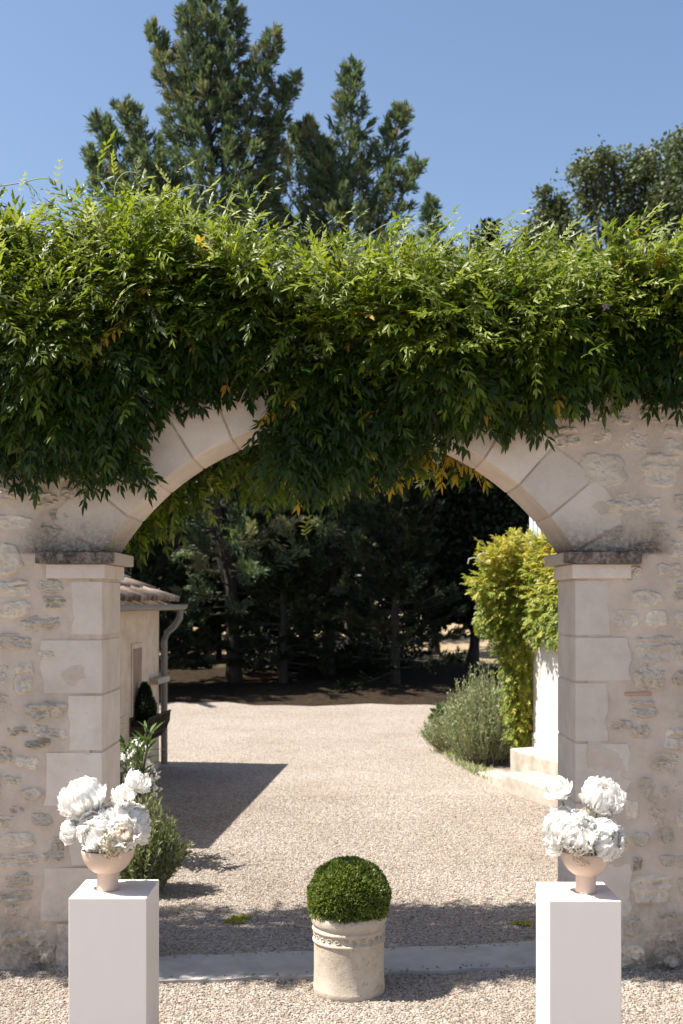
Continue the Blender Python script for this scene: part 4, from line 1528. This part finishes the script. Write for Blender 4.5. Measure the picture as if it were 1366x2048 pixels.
# ------------------------------------------------------------------ shrubs
def rosemary(label, base, H, Wd, nst, seed, lean=(0, 0), nl=46, tshift=0.0):
    r_ = np.random.default_rng(seed)
    t = thing('rosemary', label, 'shrub', base)
    PP, DD = [], []
    stems = Tubes()
    for s in range(nst):
        a = r_.uniform(0, 6.28)
        q = math.sqrt(r_.random())
        bx0, by0 = q * Wd * 0.25 * math.cos(a), q * Wd * 0.25 * math.sin(a)
        tx, ty = q * Wd * 0.5 * math.cos(a) + lean[0] * H, q * Wd * 0.5 * math.sin(a) + lean[1] * H
        h = H * (1 - 0.55 * q ** 1.6) * r_.uniform(0.72, 1.05)
        p0, p1, p2 = np.array([bx0, by0, 0]), np.array([tx * 0.9, ty * 0.9, h * 0.5]), np.array([tx + r_.normal() * 0.05, ty + r_.normal() * 0.05, h])
        if s % 5 == 0:
            stems.add([p0, p1, p2], [0.006, 0.004, 0.002], 4)
        ts = r_.uniform(0.12, 1.0, nl)
        pts = (1 - ts)[:, None] ** 2 * p0 + 2 * (ts * (1 - ts))[:, None] * p1 + (ts ** 2)[:, None] * p2
        dr = unit((p2 - p1)[None] * np.ones((nl, 1)))
        PP.append(pts)
        DD.append(dr * 0.9 + r_.normal(size=(nl, 3)) * 0.42)
    PP, DD = np.concatenate(PP), np.concatenate(DD)
    n = len(PP)
    leaf_cloud('needles', t, M['rosemary'], PP, DD, 0.035 + 0.025 * r_.random(n), 0.007 + 0.004 * r_.random(n), np.clip(0.45 + tshift + 0.2 * r_.normal(size=n), 0, 1))
    obj('stems', stems.mesh('stems', M['twig']), t)
    return t


b1 = G(972, 1532)
rosemary('tall grey-green rosemary bush at the corner of the white house', (b1.x, b1.y + 0.25, 0), 1.16, 1.05, 520, 3, (0.03, 0), 56)
b2 = G(922, 1506)
rosemary('low grey-green rosemary sprawling at the foot of the tall one', (b2.x - 0.02, b2.y + 0.05, 0), 0.62, 0.75, 240, 4, (-0.08, 0), 46)
b3 = P(318, 0, 7.0)
rosemary('dark rosemary bush behind the gate jamb near the oleander', (b3.x - 0.10, 7.0, 0), 0.60, 0.40, 300, 5, (0.04, -0.02), 50, -0.15)

# leafy plant at the foot of the rosemary
lp = G(880, 1462)
pt_ = thing('leafy_plant', 'small bright green broad-leaved plant beside the rosemary', 'plant', (lp.x, lp.y, 0))
n = 420
d = unit(rng.normal(size=(n, 3)))
pos = d * np.array([0.11, 0.11, 0.16]) * (0.5 + 0.5 * rng.random((n, 1))) + np.array([0, 0, 0.18])
leaf_cloud('leaves', pt_, M['oleander'], pos, d + np.array([0, 0, 0.4]), 0.06 + 0.03 * rng.random(n), 0.035 + 0.01 * rng.random(n), rng.random(n))
tube('stem', pt_, M['stem'], [(0, 0, 0), (0.01, 0, 0.1), (0, 0, 0.25)], [0.006, 0.005, 0.003])
# weeds along the bed edge
n = 1300
ex = rng.random(n)
px = 845 + 150 * ex + rng.normal(size=n) * 6
py = np.interp(px, [840, 880, 940, 1000], [1468, 1500, 1540, 1560]) + rng.normal(size=n) * 5
Y = CH * F / (py - HZ)
pos = np.stack([(px - 683) / F * Y, Y, np.zeros(n)], -1)
dirs = np.stack([0.4 * rng.normal(size=n), 0.4 * rng.normal(size=n), np.ones(n)], -1)
gb = leaf_cloud('grass_edge', None, M['rosemary'], pos, dirs, 0.03 + 0.06 * rng.random(n), 0.009 + 0.006 * rng.random(n), np.clip(0.7 + 0.3 * rng.normal(size=n), 0, 1))
tag(gb, 'short green weeds along the edge of the shrub bed', 'grass')

for px_, py_ in ((482, 1838), (1045, 1850), (470, 1846)):
    q = G(px_, py_)
    w_ = thing('weed', 'tiny yellow-green weed sprouting from the gravel behind the threshold', 'weed', (q.x, q.y, 0), 0, 'weeds in the gravel')
    n = 90
    a = rng.uniform(0, 6.28, n)
    rd = 0.03 * np.sqrt(rng.random(n))
    leaf_cloud('leaves', w_, M['wisteria_gold'], np.stack([rd * np.cos(a) * 1.6, rd * np.sin(a), 0.004 + 0 * a], -1), np.stack([np.cos(a), np.sin(a), 0.7 + 0 * a], -1), np.full(n, 0.022), np.full(n, 0.012), 0.3 + 0.4 * rng.random(n))

# oleander with white blossom
ol = thing('oleander', 'white-flowering oleander behind the gate jamb', 'shrub', P(262, 0, 7.75).xy.to_3d())
OL = Vector(ol.location)
lm = []
for s in range(4):
    V = []
    L = 0.17
    for j, (t, w) in enumerate(((0, 0.0), (0.2, 0.7), (0.5, 1.0), (0.8, 0.6), (1.0, 0.0))):
        z = -0.25 * L * t * t * (0.4 + 0.3 * s)
        V += [(t * L, w * 0.014, z + w * 0.004), (t * L, 0, z), (t * L, -w * 0.014, z + w * 0.004)]
    Q = []
    for j in range(4):
        a = 3 * j
        Q += [(a, a + 1, a + 4, a + 3), (a + 1, a + 2, a + 5, a + 4)]
    lm.append(np_mesh('leaf', np.array(V), np.array(Q), M['oleander'], np.full(15, 0.2 + 0.25 * s)))
r_ = random.Random(4)
branches = []
for b in range(20):
    tip = P(r_.uniform(180, 300), r_.uniform(1440, 1600) if b > 6 else r_.uniform(1450, 1500), 7.75 + r_.uniform(-0.25, 0.25)) - OL
    tip.z = max(tip.z, 0.3)
    branches.append(tip)
    tube('stem', ol, M['twig'], [(r_.uniform(-0.06, 0.06), r_.uniform(-0.06, 0.06), 0), tip * 0.5 + Vector((0, 0, 0.06)), tip], [0.010, 0.008, 0.004], 5)
    for q in range(13):
        s = r_.uniform(0.45, 1.0)
        p = tip * s + Vector((0, 0, 0.06 * math.sin(s * 3)))
        a = r_.uniform(0, 6.28)
        dr = Vector((math.cos(a), math.sin(a), r_.uniform(0.2, 1.6))).normalized()
        o = bpy.data.objects.new('leaf', lm[r_.randrange(4)])
        mw = np.array(frames(np.array([dr]), np.array([[0, 0.2, 1.0]]))[0])
        o.matrix_local = Matrix.Translation(p) @ Matrix(mw.tolist()).to_4x4() @ Matrix.Scale(r_.uniform(0.75, 1.15), 4)
        link(o, ol)
for (px, py, nf) in ((272, 1490, 6), (288, 1500, 7), (262, 1512, 5), (296, 1528, 8), (308, 1548, 6), (282, 1535, 7), (300, 1565, 5), (268, 1545, 6), (248, 1520, 4), (255, 1560, 5), (311, 1576, 4)):
    c = P(px, py, 7.62 + r_.uniform(-0.1, 0.1)) - OL
    PP, DD = [], []
    for q in range(nf):
        cc = np.array(c) + np.array([r_.gauss(0, 0.022), r_.gauss(0, 0.022), r_.gauss(0, 0.022)])
        ax_ = unit(np.array([r_.gauss(0, 1), r_.gauss(-0.8, 0.6), r_.gauss(0.6, 0.6)]))
        s1 = unit(np.cross(ax_, [0.3, 0.5, 0.8]))
        s2 = np.cross(ax_, s1)
        for w in range(5):
            a = 2 * math.pi * w / 5
            PP.append(cc)
            DD.append(s1 * math.cos(a) + s2 * math.sin(a) + ax_ * 0.5)
    PP, DD = np.array(PP), np.array(DD)
    leaf_cloud('blossom', ol, M['petal'], PP, DD, np.full(len(PP), 0.026), np.full(len(PP), 0.022), np.full(len(PP), 1.0), None)


# ------------------------------------------------------------------ trees
def gz(x, y):
    return float(terrain_h(np.float64(x), np.float64(y)))


def conifer_arrays(base, leaders, seed, dens=1.0, leafL=0.14, brown=0.05, up0=0.0):
    """leaders: (start, apex, max radius, droop) in local coordinates"""
    r_ = np.random.default_rng(seed)
    tb = Tubes()
    PP, DD, TT = [], [], []
    for st_, ap, mr, el0 in leaders:
        st_, ap = np.array(st_, float), np.array(ap, float)
        ln = np.linalg.norm(ap - st_)
        nb = int(ln * 19 * dens)
        ph = r_.uniform(0, 6.28)
        for b in range(nb):
            t = (b + r_.random()) / nb
            ph += 2.4 + r_.normal() * 0.3
            o = st_ + (ap - st_) * t
            r = mr * ((1 - t) ** 0.78) * r_.uniform(0.5, 1.15) + 0.12
            el = el0 + (R(52) - el0) * t ** 1.2 + r_.normal() * 0.12
            d = np.array([math.cos(ph) * math.cos(el), math.sin(ph) * math.cos(el), math.sin(el)])
            L = r
            upc = 0.42 * L * (0.35 + 0.65 * t)

            def along_branch(q):
                return o + d * L * q + np.array([0, 0, upc * q * q])
            end = along_branch(1.0)
            if L > 0.5:
                tb.add([o, along_branch(0.55), end], [0.012 + 0.012 * L, 0.008 + 0.006 * L, 0.004], 4)
            ns = max(4, int(L * 8.5 * dens))
            ss = r_.uniform(0.18, 1.0, ns) ** 0.8
            bt = r_.normal() * 0.11
            isb = r_.random() < brown
            for s in ss:
                c = along_branch(s)
                k_ = 28
                tan = d * L + np.array([0, 0, 2 * upc * s])
                tan = tan / np.linalg.norm(tan)
                tp_ = 1.12 - s
                dd = tan + r_.normal(size=3) * (0.18 + 0.55 * tp_) + np.array([0, 0, 0.12])
                dd = dd / np.linalg.norm(dd)
                along = r_.random(k_)
                sp = (0.20 + 0.30 * tp_) * min(1.0, 0.35 + L * 0.5)
                p = c + dd * (along * sp)[:, None] + r_.normal(size=(k_, 3)) * (0.022 + 0.05 * tp_ * (1 - along))[:, None]
                PP.append(p)
                DD.append(dd + r_.normal(size=(k_, 3)) * (0.22 + 0.25 * tp_))
                TT.append(np.full(k_, 0.88 if isb else 0.42 + bt + r_.normal() * 0.12))
    PP, DD, TT = np.concatenate(PP), np.concatenate(DD), np.clip(np.concatenate(TT), 0, 1)
    n = len(PP)
    L = leafL * (0.7 + 0.6 * r_.random(n))
    return PP, DD, L, L * 0.22, np.clip(TT + 0.07 * r_.normal(size=n), 0, 1), tb


def conifer(name, label, px, Y, leaders_px, seed, trunk_r=0.2, dens=1.0, brown=0.05, group=None, leafL=0.135):
    x = (px - 683) / F * Y
    z0 = gz(x, Y) - 0.05
    base = Vector((x, Y, z0))
    t = thing(name, label, 'tree', base, 0, group)
    L = []
    for (sx, sy, ax_, ay, mr, el, dy) in leaders_px:
        L.append((tuple(P(sx, sy, Y + dy * 0.4) - base), tuple(P(ax_, ay, Y + dy) - base), mr, R(el)))
    PP, DD, Ln, Wd, TT, tb = conifer_arrays(base, L, seed, dens, leafL, brown)
    top = Vector(L[0][1])
    s0 = Vector(L[0][0])
    tube('trunk', t, M['bark'], [Vector((0, 0, -0.1)), Vector((0, 0, 0.4)), s0 * 0.6, s0, s0.lerp(top, 0.5), top], [trunk_r * 1.35, trunk_r, trunk_r * 0.9, trunk_r * 0.8, trunk_r * 0.45, 0.01], 10)
    for l in L[1:]:
        a, b = Vector(l[0]), Vector(l[1])
        rt = s0 * 0.7
        tube('limb', t, M['bark'], [rt, a, a.lerp(b, 0.6), b], [trunk_r * 0.5, trunk_r * 0.35, trunk_r * 0.2, 0.01], 6)
    obj('branches', tb.mesh('branches', M['bark']), t)
    leaf_cloud('crown', t, M['conifer'], PP, DD, Ln, Wd, TT, None)
    return t


LEFT = [  # start px,py ; apex px,py ; radius m ; base elevation ; depth offset
    (462, 1150, 408, -45, 2.5, 0, 0.0),
    (466, 1240, 445, 780, 1.6, -10, 0.0),
    (400, 330, 306, 72, 0.5, 20, 0.2),
    (415, 250, 374, 40, 0.45, 25, -0.3),
    (445, 260, 470, 20, 0.5, 25, 0.4),
    (470, 330, 552, 78, 0.5, 20, 0.0),
    (480, 380, 590, 165, 0.4, 10, 0.3),
    (350, 430, 242, 222, 0.6, 15, -0.4),
    (330, 500, 196, 250, 0.55, 15, 0.2),
    (300, 560, 176, 320, 0.6, 10, 0.5),
    (480, 560, 550, 270, 0.9, 15, 0.5),
    (380, 560, 300, 330, 0.9, 10, -0.8),
]
conifer('conifer_tree', 'tallest ragged conifer rising behind the wall with several spiky tops', 468, 22.6, LEFT, 21, 0.15, 0.85, 0.12, 'conifers behind the courtyard')
MIDT = [
    (664, 1150, 705, 150, 2.1, 0, 0.0),
    (659, 1240, 672, 760, 1.5, -10, 0.0),
    (690, 430, 606, 258, 0.45, 15, 0.0),
    (740, 430, 804, 230, 0.5, 20, 0.2),
    (730, 520, 835, 340, 0.55, 5, -0.3),
    (620, 620, 590, 275, 1.0, 15, 0.5),
    (640, 640, 650, 310, 0.9, 15, 0.3),
    (560, 640, 530, 360, 0.8, 15, 0.6),
]
conifer('conifer_tree', 'pointed conifer with drooping flanks beside the tallest one', 657, 23.3, MIDT, 22, 0.13, 0.85, 0.07, 'conifers behind the courtyard')
conifer('conifer_tree', 'slim dark conifer between the pointed conifer and the oak', 868, 30.5, [(866, 1120, 862, 408, 1.7, 0, 0), (880, 700, 895, 500, 0.8, 15, 0)], 23, 0.16, 0.75, 0.04, 'conifers behind the courtyard')


def broadleaf(name, label, px, Y, blobs, seed, m, trunk_r, nl, leafL=0.11, group=None, limbs=True):
    """blobs: px, py, radius px, dy"""
    r_ = np.random.default_rng(seed)
    x = (px - 683) / F * Y
    base = Vector((x, Y, gz(x, Y) - 0.05))
    t = thing(name, label, 'tree', base, 0, group)
    PP, DD, TT = [], [], []
    tot = sum(b[2] ** 1.8 for b in blobs)
    z_low = min((P(b[0], b[1], Y) - base).z for b in blobs)
    fork = Vector((0.05, 0, max(0.8, z_low * 0.55)))
    tube('trunk', t, M['bark'], [(0, 0, -0.1), (0, 0, 0.3), fork * 0.6, fork], [trunk_r * 1.3, trunk_r, trunk_r * 0.85, trunk_r * 0.75], 9)
    for (bx_, by_, br, dy) in blobs:
        c = np.array(P(bx_, by_, Y + dy) - base)
        rad = br / F * Y
        cv = Vector(c.tolist())
        tube('limb', t, M['bark'], [fork, fork.lerp(cv, 0.5) + Vector((0, 0, 0.25)), cv], [trunk_r * 0.5, trunk_r * 0.3, 0.02], 6)
        n = int(nl * br ** 1.8 / tot)
        ncl = max(5, n // 26)
        cd = unit(r_.normal(size=(ncl, 3))) * (r_.random((ncl, 1)) ** 0.45) * np.array([1, 1, 0.85]) * rad
        per = n // ncl
        tn = 0.4 + 0.14 * r_.normal(size=ncl)
        p = c + np.repeat(cd, per, 0) + r_.normal(size=(ncl * per, 3)) * (0.13 * rad + 0.06)
        PP.append(p)
        DD.append(unit(np.repeat(cd, per, 0)) * 0.5 + r_.normal(size=(ncl * per, 3)) + np.array([0, 0, -0.1]))
        TT.append(np.repeat(tn, per))
    PP, DD, TT = np.concatenate(PP), np.concatenate(DD), np.concatenate(TT)
    n = len(PP)
    L = leafL * (0.7 + 0.6 * r_.random(n))
    leaf_cloud('crown', t, m, PP, DD, L, L * 0.62, np.clip(TT + 0.1 * r_.normal(size=n), 0, 1), None)
    return t


broadleaf('oak_tree', 'broad round-leaved oak rising behind the wall past the steps', 1290, 24.5, [
    (1180, 345, 42, 0.0), (1215, 385, 50, 0.5), (1165, 330, 22, 0.2), (1200, 315, 20, -0.2), (1225, 318, 20, 0.1), (1265, 350, 46, 0.0), (1290, 325, 30, 0.4), (1340, 330, 55, 0.0), (1350, 288, 30, 0.3), (1300, 400, 70, 0.6), (1230, 440, 55, 0.2), (1370, 400, 70, -0.4), (1400, 320, 60, 0.0), (1330, 470, 60, 0.3), (1420, 450, 90, 0.5),
    (1180, 410, 30, 0.3), (1260, 520, 90, 0.5), (1380, 560, 110, 0.0), (1200, 640, 110, 0.4), (1330, 700, 130, 0.6), (1150, 800, 110, 0.8), (1250, 880, 120, 0.5), (1090, 930, 110, 0.6), (1180, 1000, 110, 0.3), (1020, 1000, 80, 0.9), (1100, 1090, 80, 0.5)], 31, M['oak'], 0.22, 62000, 0.10)
broadleaf('oak_tree', 'lesser oak with a thin top between the conifers and the broad oak', 1080, 25.5, [
    (1100, 405, 24, 0), (1118, 425, 26, 0.2), (1090, 385, 12, 0), (1095, 455, 42, 0.2), (1135, 470, 40, 0), (1060, 480, 34, 0.3), (1110, 520, 60, 0), (1040, 530, 40, 0.3), (1090, 600, 80, 0.3), (1120, 720, 100, 0.3), (1060, 820, 90, 0.3), (1010, 930, 80, 0.5)], 32, M['oak'], 0.15, 26000, 0.10)
# tree whose trunk stands clear before the dry slope
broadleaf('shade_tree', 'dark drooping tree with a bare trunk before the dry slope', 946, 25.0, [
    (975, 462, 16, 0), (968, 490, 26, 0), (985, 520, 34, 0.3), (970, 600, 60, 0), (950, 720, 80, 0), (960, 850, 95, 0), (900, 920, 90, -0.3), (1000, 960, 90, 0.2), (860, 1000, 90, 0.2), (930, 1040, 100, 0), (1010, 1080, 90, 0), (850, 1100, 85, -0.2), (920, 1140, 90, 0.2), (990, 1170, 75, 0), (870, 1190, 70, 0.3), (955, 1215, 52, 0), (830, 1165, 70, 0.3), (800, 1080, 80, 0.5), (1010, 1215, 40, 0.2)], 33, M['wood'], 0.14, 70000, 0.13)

# wood behind and beside: individual trees sharing two crowns
pr1 = conifer_arrays(Vector((0, 0, 0)), [((0, 0, 0.7), (0.1, 0, 9.2), 2.6, R(-6)), ((0.3, 0.2, 3.5), (0.9, 0.4, 8.0), 0.9, R(10))], 41, 0.7, 0.2, 0.04)
pr2 = conifer_arrays(Vector((0, 0, 0)), [((0, 0, 0.5), (-0.2, 0.1, 8.6), 2.9, R(-4)), ((-0.4, 0.2, 3.0), (-1.0, -0.2, 7.4), 1.0, R(10))], 42, 0.7, 0.2, 0.06)
protos = []
for pr in (pr1, pr2):
    V, Q = diamonds(pr[0], pr[1], pr[2], pr[3])
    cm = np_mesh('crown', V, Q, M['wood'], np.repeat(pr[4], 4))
    bmh = pr[5].mesh('branches', M['bark'])
    tk = Tubes()
    tk.add([(0, 0, -0.3), (0, 0, 0.3), (0, 0, 3), (0, 0, 8.5)], [0.24, 0.18, 0.13, 0.01], 8)
    protos.append((cm, bmh, tk.mesh('trunk', M['bark'])))
WOOD = [  # x, y, scale, rot
    (-5.8, 20.4, 0.9, 0.3), (-9.3, 20.6, 0.9, 1.4), (-8.6, 25.5, 1.05, 2.2), (-12.5, 23.0, 1.3, 0.7), (-5.2, 26.4, 1.0, 4.0),
    (-3.6, 30.5, 1.05, 1.0), (-0.9, 28.8, 1.0, 5.0), (-7.2, 31.0, 1.1, 3.3), (-1.8, 34.5, 1.15, 0.2), (-5.4, 36.0, 1.2, 2.5), (-9.8, 36.0, 1.2, 0.5), (0.2, 25.6, 0.82, 3.9),
    (-2.9, 26.6, 0.42, 2.0), (-1.5, 26.2, 0.36, 0.4), (-4.1, 27.4, 0.45, 1.0), (-0.4, 27.2, 0.4, 3.0), (-3.75, 21.4, 0.56, 0.9), (1.05, 22.0, 0.55, 2.7), (-1.15, 22.3, 0.5, 5.1),  # low dark conifers added to hide lit foliage and bright gaps behind
    (3.0, 66.0, 1.7, 1.9), (9.5, 62.0, 1.6, 4.4), (-4.0, 68.0, 1.8, 0.9), (14.0, 70.0, 1.9, 2.4), (7.0, 76.0, 2.0, 0.2),
]
for i, (x, y, s, rz) in enumerate(WOOD):
    cm, bmh, tk = protos[i % 2]
    lb, gp = ('low conifer added among the trunks to darken the lit view behind', 'conifers added to darken the view among the trunks') if s < 0.6 else (('distant dark conifer standing beyond the dry slope', 'distant conifers beyond the slope') if y > 60 else ('shaded conifer in the dark wood behind the courtyard', 'shaded conifers of the dark wood'))
    o = thing('conifer_tree', lb, 'tree', (x, y, gz(x, y) - 0.05), rz, gp)
    o.scale = (s, s, s)
    obj('trunk', tk, o)
    obj('branches', bmh, o)
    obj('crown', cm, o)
# undergrowth below the trees
UND = [(580, 1390, 24.2), (735, 1370, 24.0)]
for i, (px, py, Y) in enumerate(UND):
    x = (px - 683) / F * Y
    t = thing('undergrowth_bush', 'low dark bush in the shade under the conifers', 'bush', (x, Y, gz(x, Y) - 0.03), 0, 'bushes under the conifers')
    n = 2600
    d = unit(rng.normal(size=(n, 3)))
    d[:, 2] = abs(d[:, 2])
    s = 0.32 + 0.2 * rng.random()
    pos = d * np.array([s * 1.9, s, s * 1.1]) * (0.45 + 0.6 * rng.random((n, 1))) + 0.16 * rng.normal(size=(n, 3)) * np.array([1.5, 1, 0.8]) * (rng.random((n, 1)) < 0.5)
    pos[:, 2] = abs(pos[:, 2])
    leaf_cloud('leaves', t, M['wood'], pos, d + 0.8 * rng.normal(size=(n, 3)), 0.08 + 0.05 * rng.random(n), 0.045 + 0.02 * rng.random(n), np.clip(0.4 + 0.25 * rng.normal(size=n), 0, 1))
    tube('stem', t, M['twig'], [(0, 0, 0), (0.02, 0, s * 0.5), (0, 0, s)], [0.02, 0.015, 0.006], 5)
